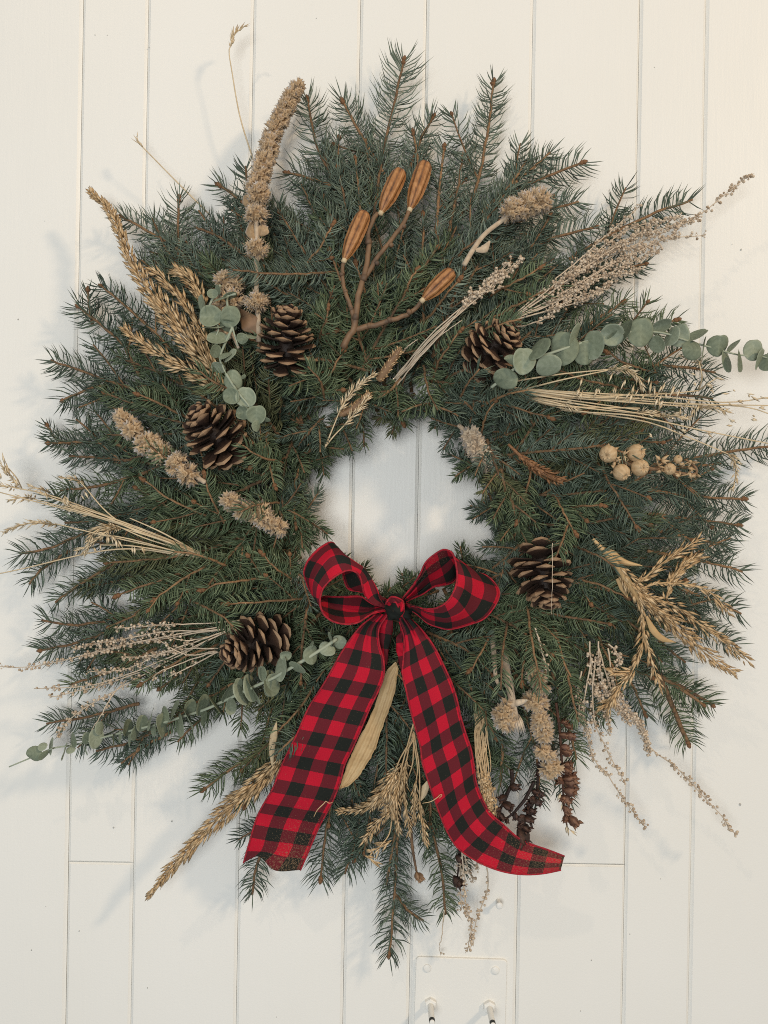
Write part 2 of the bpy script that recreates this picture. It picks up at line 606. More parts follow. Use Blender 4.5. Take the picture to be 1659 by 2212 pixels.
# small filled nail holes and dents in the paint
for (x, y, r) in [(370, 2693, 5), (560, 2673, 5), (103, 3092, 3), (2130, 220, 3), (1437, 3190, 3), (2408, 2618, 7), (900, 3310, 2), (150, 2950, 2.5),
                  (258, 3030, 3), (2383, 795, 2), (2412, 813, 5), (485, 154, 2.5), (480, 3215, 3), (60, 1040, 4), (1925, 3125, 3), (440, 710, 3),
                  (1030, 60, 2), (310, 115, 3), (350, 115, 2), (2150, 2860, 3), (1890, 3290, 3), (2050, 3040, 3), (730, 600, 4), (146, 720, 2)]:
    p = P(x / 1.50693, y / 1.50693, 0)
    mb = MB()
    n = 9
    ang = np.linspace(0, 2 * math.pi, n, endpoint=False)
    rr = r * .00021 * rng.uniform(.7, 1.25, n)
    ring = np.stack([p[0] + rr * np.cos(ang), np.full(n, -.0007), p[2] + rr * np.sin(ang) * 1.2], 1)
    ring2 = ring * (1, 0, 1) + (0, .001, 0)
    k = np.arange(n)
    mb.add(np.vstack([ring, ring2, [(p[0], -.0003, p[2])]]),
           f3=np.stack([k, (k + 1) % n, np.full(n, 2 * n)], 1),
           f4=np.stack([k, k + n, (k + 1) % n + n, (k + 1) % n], 1), tint=rng.uniform(.2, .9))
    part("filled_nail_hole", mb, M_DENT, wall)


# ------------------------------------------------------------------ spruce
def needle_batch(mb, c, nl, count, front_bare=.5, s0=.03, width=.0016, tint_mid=.5):
    """needles along the curve c"""
    if count < 3:
        return
    L = np.r_[0, np.cumsum(np.linalg.norm(np.diff(c, axis=0), axis=1))]
    tot = L[-1]
    s = s0 * tot + (1 - s0) * tot * (np.arange(count) + rng.random(count)) / count
    gap = np.sin(s * rng.uniform(180, 320) + rng.random() * 6) + .8 * np.sin(s * rng.uniform(60, 140) + rng.random() * 6)
    s = s[(gap < 1.15) | (rng.random(count) < .35)]
    count = len(s)
    T = tangents(c)
    p = np.stack([np.interp(s, L, c[:, k]) for k in range(3)], 1)
    t = unit(np.stack([np.interp(s, L, T[:, k]) for k in range(3)], 1))
    B = unit(np.cross(t, (0, -1, 0)) + 1e-6)
    N = np.cross(B, t)
    N *= np.sign(-N[:, 1:2] + 1e-9)
    side = rng.random(count) < .72
    az = np.where(side, rng.integers(0, 2, count) * math.pi + rng.normal(0, .55, count), rng.random(count) * 2 * math.pi)
    redo = (np.sin(az) > .55) & (rng.random(count) < front_bare)
    az = np.where(redo, rng.integers(0, 2, count) * math.pi + rng.normal(.25, .4, count), az)
    R = np.cos(az)[:, None] * B + np.sin(az)[:, None] * N
    f = s / tot
    rem = np.clip((tot - s) / .018, 0, 1)
    phi = np.radians(28 + 34 * rem + rng.normal(0, 5, count))
    ln = nl * (1 - .25 * (1 - rem)) * np.where(f < .15, .75, 1.0) * rng.uniform(.8, 1.15, count)
    bend = np.radians(rng.uniform(12, 34, count)) * rem + .05
    d1 = np.cos(phi)[:, None] * t + np.sin(phi)[:, None] * R
    d2 = np.cos(phi - bend)[:, None] * t + np.sin(phi - bend)[:, None] * R
    w = width * rng.uniform(.8, 1.2, count)[:, None] * .5
    a = unit(np.cross(d1, t) + 1e-6)
    b = np.cross(d1, a)
    p = p + R * .0012
    mid = p + d1 * ln[:, None] * .55
    tip = mid + d2 * ln[:, None] * .45
    e = [a, -.5 * a + .87 * b, -.5 * a - .87 * b]
    v = np.stack([p + x * w * .75 for x in e] + [mid + x * w for x in e] + [tip], 1)
    fc = [(0, 1, 4), (0, 4, 3), (1, 2, 5), (1, 5, 4), (2, 0, 3), (2, 3, 5), (3, 4, 6), (4, 5, 6), (5, 3, 6)]
    mb.many(v, fc, np.clip(rng.normal(tint_mid, .20, count), 0, 1))


_budmb = MB()
for k in range(3):
    a = k * 2.1
    _budmb.lenses(np.array([[0, 0, -.2]]) + .25 * np.array([[math.cos(a), math.sin(a), 0]]), np.array([[.1 * math.cos(a), .1 * math.sin(a), 1.15]]), .9, 1, .6)
_u = np.linspace(0, 1, 7)
_budmb.tube(np.stack([_u * 0, _u * 0, _u * 1.3 - .3], 1), [.30, .52, .60, .50, .34, .18, .02], 7, .45)
BUD = _budmb.mesh("bud", M_BUD)

wreath = thing("spruce_wreath", "big round wreath of spruce branches hanging on the white board wall", "wreath", (0, 0, 0))
n_branch = 0


def zrot(d):
    return Vector(d).to_track_quat('Z', 'Y').to_matrix().to_4x4()


def spruce(c, mat, nl=.019, dens=1100, sides=(), buds=1, front_bare=.5, r=.0018, tint_mid=.5, twig_tint=.36):
    """one branch: twig (the part) with its needles and buds as sub-parts"""
    global n_branch
    n_branch += 1
    nl = nl * 1.36 * rng.uniform(.86, 1.12)
    dens = dens * 1.12 * rng.uniform(.8, 1.15)
    base = c[0]
    tw = MB()
    tw.tube(c + np.stack([rng.normal(0, .0004, len(c)) for _ in range(3)], 1), [r * 1.25, r, r * .75], 6, twig_tint + rng.uniform(-.2, .2))
    nd = MB()
    L = float(np.linalg.norm(np.diff(c, axis=0), axis=1).sum())
    needle_batch(nd, c, nl, int(L * dens), front_bare, tint_mid=tint_mid)
    ends = [(c[-1], unit(c[-1] - c[-2]))]
    T = tangents(c)
    for (f, sgn, ln, ang) in sides:
        i = int(f * (len(c) - 1))
        b = unit(np.cross(T[i], (0, -1, 0)))
        d = math.cos(ang) * T[i] + sgn * math.sin(ang) * b
        d = unit(d + np.array((0, -.10, 0)) * rng.uniform(-1, 1.5))
        u = np.linspace(0, 1, 9)[:, None]
        cc = c[i] + d * ln * u + T[i] * ln * .16 * u ** 2
        tw.tube(cc, [r * .8, r * .55], 5, twig_tint + rng.uniform(-.2, .2))
        needle_batch(nd, cc, nl * .93, int(ln * dens), front_bare, tint_mid=tint_mid)
        ends.append((cc[-1], unit(cc[-1] - cc[-2])))
    o = part("spruce_branch", tw, mat_twig, wreath, world_base=base)
    o.location = base
    o_base[o.name] = base
    part("needles", nd, mat, o, kind="stuff", world_base=base)
    if buds:
        for j, (e, d) in enumerate(ends if buds > 1 else ends[:1]):
            for q in range(2 if j == 0 and buds > 1 else 1):
                dd = unit(d + (0 if q == 0 else 1) * rng.normal(0, .55, 3))
                s = rng.uniform(.0044, .0058)
                inst("bud", BUD, o, Matrix.Translation(Vector(e - dd * .001 - (0 if q == 0 else 1) * d * .004)) @ zrot(dd) @ Matrix.Scale(s, 4), base)
    return o


mat_twig = M_TWIG

# branches that make the outline: tip first, then points back to the base (measured on the photograph)
edge = [
    ([(663, 212), (690, 330), (760, 450)], 'B', .024, 2), ([(738, 215), (790, 310), (840, 390)], 'B', .022, 2),
    ([(873, 128), (850, 230), (826, 340), (805, 480)], 'B', .026, 2), ([(937, 250), (905, 310), (880, 380)], 'B', .022, 2),
    ([(892, 283), (905, 360), (910, 430)], 'B', .020, 2), ([(1067, 175), (1055, 270), (1035, 380), (1010, 460)], 'B', .022, 2),
    ([(960, 315), (950, 400), (940, 520)], 'B', .020, 2), ([(1262, 350), (1190, 378), (1110, 415), (1040, 480)], 'B', .023, 2),
    ([(1250, 435), (1150, 465), (1040, 520)], 'B', .020, 0), ([(1495, 432), (1420, 458), (1330, 500), (1230, 560)], 'D', .022, 0),
    ([(1290, 490), (1180, 520), (1070, 580)], 'B', .020, 1), ([(1395, 570), (1310, 590), (1200, 650)], 'D', .019, 1),
    ([(1350, 650), (1290, 690), (1200, 740)], 'G', .020, 2), ([(1465, 690), (1380, 715), (1270, 750)], 'G', .019, 2),
    ([(1545, 805), (1450, 790), (1330, 790)], 'D', .020, 0), ([(1540, 860), (1430, 850), (1300, 840)], 'D', .020, 0),
    ([(1700, 960), (1600, 972), (1500, 990), (1380, 1010)], 'D', .026, 1), ([(1610, 1078), (1530, 1075), (1400, 1060)], 'D', .022, 2),
    ([(1600, 1135), (1520, 1125), (1400, 1110)], 'D', .022, 2), ([(1605, 1235), (1530, 1215), (1400, 1190)], 'D', .020, 0),
    ([(1600, 1325), (1520, 1290), (1400, 1250)], 'D', .018, 0), ([(1592, 1395), (1500, 1350), (1390, 1300)], 'D', .018, 0),
    ([(1488, 1610), (1455, 1530), (1420, 1450), (1380, 1360)], 'G', .021, 2), ([(1395, 1545), (1360, 1470), (1310, 1390)], 'D', .019, 2),
    ([(1310, 1545), (1290, 1470), (1260, 1380)], 'G', .019, 0), ([(1245, 1640), (1225, 1560), (1190, 1440)], 'G', .019, 0),
    ([(1165, 1730), (1160, 1640), (1130, 1520)], 'D', .018, 0), ([(1230, 1730), (1215, 1680), (1190, 1600)], 'D', .014, 0),
    ([(1080, 1700), (1085, 1620), (1070, 1520)], 'G', .018, 0), ([(962, 1975), (955, 1890), (932, 1780), (920, 1680)], 'G', .019, 0),
    ([(840, 2065), (850, 1960), (858, 1820), (870, 1680)], 'D', .022, 2), ([(916, 1990), (885, 1970), (852, 1930)], 'D', .018, 0),
    ([(692, 1903), (700, 1830), (712, 1740), (730, 1640)], 'D', .024, 2), ([(745, 1888), (765, 1830), (785, 1740)], 'D', .020, 0),
    ([(545, 1932), (560, 1850), (600, 1740)], 'D', .019, 0), ([(437, 1708), (500, 1660), (575, 1610), (640, 1540)], 'G', .021, 2),
    ([(500, 1730), (560, 1690), (620, 1640)], 'D', .018, 2), ([(208, 1622), (290, 1600), (370, 1560)], 'D', .018, 0),
    ([(262, 1648), (300, 1620), (370, 1580)], 'D', .017, 0), ([(102, 1562), (190, 1548), (300, 1520)], 'D', .021, 0),
    ([(87, 1405), (160, 1390), (270, 1350)], 'D', .023, 1), ([(90, 1340), (170, 1350), (280, 1330)], 'D', .020, 0),
    ([(120, 1300), (170, 1265), (240, 1222), (330, 1180)], 'D', .022, 0), ([(62, 1262), (90, 1230), (150, 1190)], 'D', .020, 0),
    ([(42, 1197), (110, 1183), (210, 1140), (300, 1120)], 'D', .021, 0), ([(104, 957), (200, 956), (300, 970)], 'D', .019, 1),
    ([(101, 918), (125, 950), (170, 960)], 'D', .015, 1), ([(110, 778), (180, 802), (260, 832), (350, 860)], 'D', .020, 0),
    ([(135, 865), (200, 838), (270, 830)], 'D', .020, 1), ([(168, 662), (215, 700), (265, 745), (300, 810)], 'D', .022, 1),
    ([(218, 618), (270, 660), (330, 715), (390, 780)], 'D', .021, 1), ([(190, 626), (192, 655), (200, 700)], 'D', .015, 1),
    ([(258, 465), (310, 495), (380, 535), (440, 600)], 'B', .022, 0), ([(387, 425), (385, 480), (388, 560)], 'B', .021, 2),
    ([(470, 398), (510, 425), (570, 480)], 'B', .021, 2), ([(420, 490), (470, 510), (540, 560)], 'B', .019, 0),
    ([(530, 360), (540, 430), (570, 520)], 'B', .018, 0), ([(616, 372), (670, 385), (740, 410)], 'B', .022, 2),
    ([(130, 1058), (210, 1050), (320, 1020)], 'G', .020, 0), ([(150, 985), (230, 990), (330, 1000)], 'D', .019, 0),
    ([(330, 470), (360, 540), (420, 620)], 'B', .019, 0), ([(140, 1130), (230, 1120), (340, 1090)], 'D', .019, 0),
    ([(150, 1480), (240, 1450), (340, 1400)], 'G', .020, 0), ([(300, 560), (350, 600), (420, 660)], 'B', .019, 0),
    ([(1560, 1000), (1480, 1010), (1380, 1010)], 'D', .019, 0), ([(1570, 1180), (1480, 1160), (1380, 1140)], 'D', .02, 0),
    ([(1480, 1430), (1430, 1390), (1370, 1320)], 'D', .018, 0), ([(1190, 330), (1130, 380), (1060, 440)], 'B', .019, 0),
    ([(1140, 345), (1100, 400), (1040, 460)], 'B', .018, 0), ([(1000, 330), (990, 400), (970, 500)], 'B', .02, 0),
    ([(835, 1910), (845, 1850), (860, 1760)], 'D', .016, 0), ([(1000, 1880), (985, 1800), (960, 1700)], 'D', .018, 0),
    ([(640, 1780), (660, 1720), (690, 1640)], 'D', .018, 0),
]
fill = [([(430, 455), (480, 530), (545, 620)], 'B'), ([(505, 440), (530, 520), (580, 610)], 'D'), ([(600, 450), (620, 530), (650, 620)], 'B'), ([(555, 420), (590, 500), (630, 590)], 'D'),
        ([(330, 560), (400, 610), (480, 690)], 'G'), ([(400, 520), (450, 590), (520, 680)], 'B'), ([(700, 330), (725, 420), (760, 520)], 'B'), ([(650, 400), (690, 480), (730, 570)], 'D'),
        ([(250, 770), (330, 800), (430, 850)], 'G'), ([(1430, 1430), (1380, 1370), (1300, 1290)], 'G'), ([(1340, 560), (1250, 610), (1150, 670)], 'B'), ([(235, 880), (330, 890), (440, 910)], 'D'),
        ([(790, 300), (800, 400), (810, 520)], 'D'), ([(1090, 420), (1040, 490), (980, 570)], 'B')]
MM = {'B': M_BLUE, 'G': M_GREEN, 'D': M_DEEP}
tips = []
for pts, mk, nl, bud in edge:
    pts = pts[::-1]
    tx, ty = pts[-1]
    tips.append((math.atan2(ty - CY, tx - CX), math.hypot(tx - CX, ty - CY)))
    n = len(pts)
    hs = [max(.030, surf(*p) - .028 + .018 * i / n) for i, p in enumerate(pts)]
    c = path(pts, h=hs, m=16)
    L = float(np.linalg.norm(np.diff(c, axis=0), axis=1).sum())
    sides = []
    if L > .10:
        for q in range(1 if ty < 420 else rng.integers(1, 3)):
            sides.append((rng.uniform(.15, .45), rng.choice([-1, 1]), L * rng.uniform(.30, .45), rng.uniform(.6, .9)))
    thick = pts[-1] == (1488, 1610)
    spruce(c, MM[mk], nl * 1.08, 930, sides, bud, .95 if thick else (.4 if ty < 420 else .25), r=.0034 if thick else .0019)

for pts, mk in fill:
    pts = pts[::-1]
    c = path(pts, h=[max(.03, surf(*p) - .04 + .01 * i) for i, p in enumerate(pts)], m=16)
    L = float(np.linalg.norm(np.diff(c, axis=0), axis=1).sum())
    spruce(c, MM[mk], .0185, 1150, [(.2, 1, L * .45, .75), (.35, -1, L * .4, .75), (.55, 1, L * .28, .7)], 0, .1, twig_tint=.25)
tips.sort()
TA = np.array([t[0] for t in tips])
TR = np.array([t[1] for t in tips])


def rim(theta):
    d = np.abs((TA - theta + math.pi) % (2 * math.pi) - math.pi)
    w = np.exp(-(d / .13) ** 2) + 1e-9
    return float((w * TR).sum() / w.sum())


hole = np.array([(690, 1010), (728, 975), (790, 942), (850, 925), (905, 895), (945, 900), (968, 935), (985, 990), (1003, 1040), (1035, 1090),
                 (1052, 1130), (1022, 1170), (985, 1212), (925, 1248), (870, 1256), (815, 1246), (745, 1225), (700, 1190), (688, 1130), (684, 1070)], float)
HA = np.arctan2(hole[:, 1] - CY, hole[:, 0] - CX)
HR = np.hypot(hole[:, 0] - CX, hole[:, 1] - CY)
_o = np.argsort(HA)
HA, HR = HA[_o], HR[_o]


def hole_r(th):
    th = (th + math.pi) % (2 * math.pi) - math.pi
    return float(np.interp(th, np.r_[HA - 2 * math.pi, HA, HA + 2 * math.pi], np.r_[HR, HR, HR]))


def pol(th, r):
    return (CX + r * math.cos(th), CY + r * math.sin(th))


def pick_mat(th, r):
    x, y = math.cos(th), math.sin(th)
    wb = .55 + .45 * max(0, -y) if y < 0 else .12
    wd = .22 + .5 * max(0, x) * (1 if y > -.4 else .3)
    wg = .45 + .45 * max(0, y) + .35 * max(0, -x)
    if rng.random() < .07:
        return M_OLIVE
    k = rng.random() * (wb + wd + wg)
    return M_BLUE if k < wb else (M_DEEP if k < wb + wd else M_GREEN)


# body of the wreath, back to front
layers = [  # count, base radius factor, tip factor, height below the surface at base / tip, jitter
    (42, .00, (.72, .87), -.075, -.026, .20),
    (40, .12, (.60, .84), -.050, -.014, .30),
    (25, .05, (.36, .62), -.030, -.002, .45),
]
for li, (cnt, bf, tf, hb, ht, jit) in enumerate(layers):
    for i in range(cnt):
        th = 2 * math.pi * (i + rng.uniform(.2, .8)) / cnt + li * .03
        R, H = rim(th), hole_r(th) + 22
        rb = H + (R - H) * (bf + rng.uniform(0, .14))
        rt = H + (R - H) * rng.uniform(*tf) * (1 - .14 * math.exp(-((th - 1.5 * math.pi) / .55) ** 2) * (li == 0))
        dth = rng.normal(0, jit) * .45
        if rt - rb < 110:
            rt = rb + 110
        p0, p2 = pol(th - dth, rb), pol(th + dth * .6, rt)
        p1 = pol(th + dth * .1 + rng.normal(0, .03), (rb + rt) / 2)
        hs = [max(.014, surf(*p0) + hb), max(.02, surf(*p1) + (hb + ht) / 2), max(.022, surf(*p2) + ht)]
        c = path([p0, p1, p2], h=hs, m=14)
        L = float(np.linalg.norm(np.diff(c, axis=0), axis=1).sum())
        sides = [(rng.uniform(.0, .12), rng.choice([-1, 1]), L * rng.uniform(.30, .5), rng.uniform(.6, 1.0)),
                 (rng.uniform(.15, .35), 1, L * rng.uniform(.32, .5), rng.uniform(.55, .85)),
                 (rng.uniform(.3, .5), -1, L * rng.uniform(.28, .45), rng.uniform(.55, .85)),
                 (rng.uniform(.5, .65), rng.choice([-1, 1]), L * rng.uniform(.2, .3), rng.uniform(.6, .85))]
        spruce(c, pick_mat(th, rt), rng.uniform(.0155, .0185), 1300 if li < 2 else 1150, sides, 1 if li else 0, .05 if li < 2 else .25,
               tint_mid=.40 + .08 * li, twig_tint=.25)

# sprigs round the opening, lying along it in two rows
for i in range(50):
    row = i % 2
    th = 2 * math.pi * i / 50
    sgn = -1 if math.cos(th) < 0 else 1
    th2 = th + sgn * rng.uniform(.28, .46) * (1 if rng.random() < .75 else -1)
    lo = 22 + 40 * row
    a, b = pol(th, hole_r(th) + rng.uniform(lo + 12, lo + 34)), pol(th2, hole_r(th2) + rng.uniform(lo - 2, lo + 14))
    mid = pol((th + th2) / 2, (hole_r((th + th2) / 2) + lo + 12))
    z0 = rng.uniform(.03, .06) + .02 * row
    c = path([a, mid, b], h=[z0, z0 + .012, z0 + rng.uniform(-.01, .014)], m=12)
    spruce(c, pick_mat(th, 200), .0125, 1600, [(.25, sgn, .040, .8), (.5, -sgn, .035, .7)], 0, .1, twig_tint=.25, tint_mid=.42)

# front sprigs whose brown twigs show
front = [
    ([(302, 1032), (380, 1085), (486, 1128)], 'G'), ([(440, 1028), (455, 1080), (490, 1135)], 'G'), ([(288, 856), (340, 872), (402, 900)], 'G'),
    ([(600, 1052), (585, 1000), (578, 925)], 'G'), ([(638, 1140), (632, 1080), (646, 1005)], 'G'), ([(738, 757), (705, 815), (676, 862)], 'G'),
    ([(873, 915), (857, 880), (832, 842)], 'G'), ([(1200, 905), (1110, 880), (1020, 866), (925, 866)], 'B'), ([(1242, 1163), (1215, 1110), (1190, 1055)], 'G'),
    ([(1306, 1094), (1262, 1092), (1215, 1096)], 'G'), ([(493, 1306), (580, 1300), (672, 1291)], 'G'), ([(720, 472), (690, 525), (650, 585)], 'B'),
    ([(500, 582), (580, 592), (665, 600)], 'B'), ([(910, 570), (885, 610), (862, 655)], 'G'), ([(708, 664), (697, 700), (686, 740)], 'G'),
    ([(1172, 577), (1120, 605), (1058, 640)], 'G'), ([(1312, 752), (1370, 785), (1440, 815)], 'G'), ([(1190, 792), (1270, 822), (1380, 845)], 'G'),
    ([(1340, 1505), (1320, 1440), (1290, 1370)], 'G'), ([(1130, 1480), (1140, 1400), (1165, 1330)], 'G'), ([(1235, 1510), (1215, 1430), (1195, 1350)], 'G'),
    ([(1360, 1290), (1300, 1260), (1230, 1240)], 'G'), ([(1380, 1140), (1330, 1060), (1290, 1000)], 'D'), ([(1120, 1130), (1140, 1060), (1150, 990)], 'G'),
    ([(1010, 1450), (1040, 1400), (1070, 1350)], 'G'), ([(350, 1580), (420, 1520), (500, 1480)], 'G'), ([(590, 1590), (640, 1540), (680, 1480)], 'G'),
    ([(300, 1480), (380, 1430), (470, 1390)], 'G'), ([(250, 1290), (330, 1260), (420, 1230)], 'G'), ([(330, 1300), (380, 1260), (450, 1220)], 'G'),
    ([(560, 1190), (600, 1230), (650, 1260)], 'G'), ([(430, 1280), (500, 1260), (590, 1250)], 'G'), ([(1000, 720), (960, 770), (930, 830)], 'G'),
    ([(1080, 860), (1050, 900), (1040, 970)], 'D'), ([(640, 690), (650, 740), (670, 800)], 'B'), ([(1080, 480), (1030, 520), (970, 570)], 'B'),
    ([(1210, 620), (1140, 650), (1060, 690)], 'G'), ([(770, 560), (785, 610), (800, 680)], 'B'), ([(560, 600), (600, 630), (650, 660)], 'B'),
    ([(990, 600), (960, 640), (920, 690)], 'B'),
]
for pts, mk in front:
    pts = pts[::-1]
    c = path(pts, off=[-.030, .004, .010], m=14)
    c = c + np.cumsum(rng.normal(0, .0006, c.shape), axis=0)
    L = float(np.linalg.norm(np.diff(c, axis=0), axis=1).sum())
    sd = [(rng.uniform(.2, .4), rng.choice([-1, 1]), L * .4, .75)] if L > .06 and rng.random() < .6 else []
    spruce(c, MM[mk], .0165, 950, sd, 2, .70, r=.0014, twig_tint=.40, tint_mid=.58)
over = [  # sprigs lying over the feet of the dried pieces and the edges of the cones
    ([(505, 583), (600, 592), (725, 588)], 'B'), ([(1168, 1490), (1152, 1400), (1138, 1310)], 'G'), ([(1082, 1490), (1085, 1420), (1095, 1345)], 'G'),
    ([(664, 792), (690, 822), (705, 870)], 'G'), ([(523, 962), (560, 985), (612, 1000)], 'G'), ([(1035, 798), (1010, 830), (985, 880)], 'D'),
    ([(1200, 1205), (1215, 1165), (1235, 1110)], 'G'), ([(502, 1352), (470, 1325), (420, 1300)], 'G'), ([(375, 1192), (425, 1198), (490, 1222)], 'G'),
    ([(322, 965), (360, 990), (415, 1020)], 'G'), ([(520, 1105), (560, 1090), (620, 1085)], 'G'), ([(1140, 842), (1095, 852), (1035, 880)], 'D'),
    ([(430, 800), (470, 830), (530, 850)], 'G'), ([(1330, 1225), (1290, 1200), (1240, 1180)], 'D'), ([(1120, 690), (1080, 700), (1020, 720)], 'G'),
    ([(1390, 985), (1340, 975), (1280, 960)], 'D'), ([(600, 1625), (640, 1590), (690, 1560)], 'D'), ([(1250, 1560), (1235, 1500), (1220, 1430)], 'G'),
    ([(990, 898), (940, 878), (880, 872)], 'D'), ([(868, 890), (915, 872), (975, 868)], 'G'), ([(945, 885), (925, 845), (915, 790)], 'G'),
]
for pts, mk in over:
    c = path(pts[::-1], off=[-.010, .026, .034], m=14)
    spruce(c, MM[mk], .0165, 1000, [], 0, .5, r=.0014, twig_tint=.36, tint_mid=.55)
print("spruce branches", n_branch)


# ------------------------------------------------------------------ pine cones
def cone_scale():
    """one woody scale: x width, y outward, z towards the cone's tip; the tip carries a paler diamond face with a point"""
    mb = MB()
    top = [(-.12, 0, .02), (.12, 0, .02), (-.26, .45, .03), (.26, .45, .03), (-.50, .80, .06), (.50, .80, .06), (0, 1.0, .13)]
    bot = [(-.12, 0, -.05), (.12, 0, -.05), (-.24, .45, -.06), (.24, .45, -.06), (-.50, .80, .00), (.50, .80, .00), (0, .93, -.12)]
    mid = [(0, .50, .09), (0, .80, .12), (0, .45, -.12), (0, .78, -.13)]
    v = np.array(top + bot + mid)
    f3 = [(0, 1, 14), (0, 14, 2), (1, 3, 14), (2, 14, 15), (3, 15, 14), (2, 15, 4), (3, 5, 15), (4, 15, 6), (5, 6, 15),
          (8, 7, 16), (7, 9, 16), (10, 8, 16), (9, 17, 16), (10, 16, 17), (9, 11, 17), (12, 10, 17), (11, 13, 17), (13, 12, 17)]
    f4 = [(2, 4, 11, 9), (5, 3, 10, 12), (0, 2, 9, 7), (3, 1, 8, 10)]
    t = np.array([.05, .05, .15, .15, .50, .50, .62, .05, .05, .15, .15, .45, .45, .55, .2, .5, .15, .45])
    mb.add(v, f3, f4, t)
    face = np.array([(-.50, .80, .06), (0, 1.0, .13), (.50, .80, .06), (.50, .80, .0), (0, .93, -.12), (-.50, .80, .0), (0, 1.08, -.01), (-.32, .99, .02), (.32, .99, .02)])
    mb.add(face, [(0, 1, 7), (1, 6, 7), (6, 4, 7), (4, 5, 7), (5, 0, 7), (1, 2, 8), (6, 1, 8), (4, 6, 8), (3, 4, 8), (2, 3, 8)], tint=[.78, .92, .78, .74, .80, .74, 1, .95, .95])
    return mb.mesh("scale", M_CONE, smooth=False)


SCALE = cone_scale()


def pine_cone(label, d, off, axis, length, rad, n=58, spin=0.0):
    c = P(d[0], d[1], surf(*d) + off)
    axis = unit(np.array(axis, float))
    o = thing("pine_cone", label, "pine cone", c, "pine cones wired on the wreath")
    q = Vector(axis).to_track_quat('Z', 'Y').to_matrix().to_4x4()
    b0 = c - axis * length * .45
    u = np.linspace(0, 1, 12)
    mb = MB()
    mb.tube(b0 + axis * length * u[:, None] * .93, list(rad * np.interp(u, [0, .15, .5, 1], [.20, .30, .26, .06])), 9, .05)
    part("core", mb, M_CONE, o)
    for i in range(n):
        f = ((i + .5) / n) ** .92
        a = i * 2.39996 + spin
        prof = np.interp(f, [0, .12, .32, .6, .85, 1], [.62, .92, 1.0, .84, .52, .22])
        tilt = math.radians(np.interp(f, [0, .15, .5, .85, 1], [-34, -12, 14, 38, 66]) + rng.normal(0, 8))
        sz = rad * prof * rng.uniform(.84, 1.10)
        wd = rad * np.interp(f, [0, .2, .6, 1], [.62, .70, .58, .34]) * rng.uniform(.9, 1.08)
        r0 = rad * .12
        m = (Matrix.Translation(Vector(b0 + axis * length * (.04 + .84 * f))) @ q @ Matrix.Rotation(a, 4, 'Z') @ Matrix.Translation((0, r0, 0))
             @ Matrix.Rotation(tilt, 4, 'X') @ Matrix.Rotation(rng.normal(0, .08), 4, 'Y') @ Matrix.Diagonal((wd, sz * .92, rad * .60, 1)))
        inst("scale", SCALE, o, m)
    return o


pine_cone("upright brown pine cone below the arched woolly flower spike", (620, 733), .012, (.06, -.35, 1), .074, .0330, spin=.4)
pine_cone("open brown pine cone at the foot of the tall golden grass plume", (463, 936), .012, (-.50, -.42, .62), .074, .0350, spin=1.1)
pine_cone("dark pine cone between the beaded spray and the round eucalyptus leaves", (1067, 748), .010, (.50, -.55, .45), .068, .0315, spin=2.0)
pine_cone("pine cone with tan tipped scales right of the bow, hanging tip down", (1174, 1246), .012, (.12, -.45, -1), .072, .0350, spin=.2)
pine_cone("pine cone left of the bow where the pale beaded stems start", (548, 1392), .014, (-.72, -.50, -.22), .076, .0330, spin=2.7)


# ------------------------------------------------------------------ ribbon bow
RW = .070


def ribbon_grid(rows, m, n=13, crease=0.0):
    rows = np.asarray(rows, float)                       # (t, k, 3)
    g = catmull(rows, m)                                 # along
    lin = np.linspace(0, rows.shape[1] - 1, n)
    g = np.stack([(1 - crease) * catmull(r, n) + crease * np.stack([np.interp(lin, np.arange(len(r)), r[:, k]) for k in range(3)], 1) for r in g])   # across
    return g


def ribbon_part(name, g, parent, v0=0.0, wear=None, flip=False, edges=True, umax=1.0, pleat=(0, 0)):
    m, n = g.shape[:2]
    # soft rumples in the cloth
    tt, uu = np.linspace(0, 1, m)[:, None], np.linspace(0, 1, n)[None]
    amp = .0016 * np.clip(np.sin(tt * math.pi) * 2, 0, 1)
    dz = sum(rng.uniform(.4, 1) * np.sin(TWO_PI * (rng.uniform(1, 5) * tt + rng.uniform(-1.2, 1.2) * uu + rng.random())) for _ in range(4)) * amp
    cl0 = g[:, n // 2]
    s0 = np.r_[0, np.cumsum(np.linalg.norm(np.diff(cl0, axis=0), axis=1))][:, None]
    for e, dist in ((0, s0), (1, s0[-1] - s0)):
        if pleat[e]:
            k = np.exp(-(dist / .030) ** 2) * pleat[e]
            dz = dz + k * (np.sin(uu * 19 + rng.random() * 6 + dist * 25) + .6 * np.sin(uu * 31 + rng.random() * 6))
    g = g + dz[..., None] * np.array((0, -1.0, 0)) + dz[..., None] * rng.normal(0, .25, 3)
    cl = g[:, n // 2]
    s = np.r_[0, np.cumsum(np.linalg.norm(np.diff(cl, axis=0), axis=1))] + v0
    u = np.linspace(0, umax, n)
    if flip:
        u = u[::-1]
    uv = np.stack([np.broadcast_to(u[None], (m, n)), np.broadcast_to(s[:, None], (m, n))], -1)
    mb = MB()
    mb.grid(g, tint=wear if wear is not None else 0.0, uv=uv)
    o = part(name, mb, M_PLAID, parent)
    sm = o.modifiers.new("thickness", 'SOLIDIFY')
    sm.thickness = .0006
    sm.offset = 0
    if edges:
        for k in (0, n - 1):
            e = MB()
            e.tube(g[:, k] + np.array((0, -.0004, 0)), .0011, 6, .5)
            part("wired_edge", e, M_EDGE, o)
    return s[-1]


HB = .128
knot_d = ZA([(1400, 960)])[0]
bow = thing("ribbon_bow", "red and black buffalo plaid ribbon bow with two long tails on the wreath", "bow", P(*knot_d, HB))

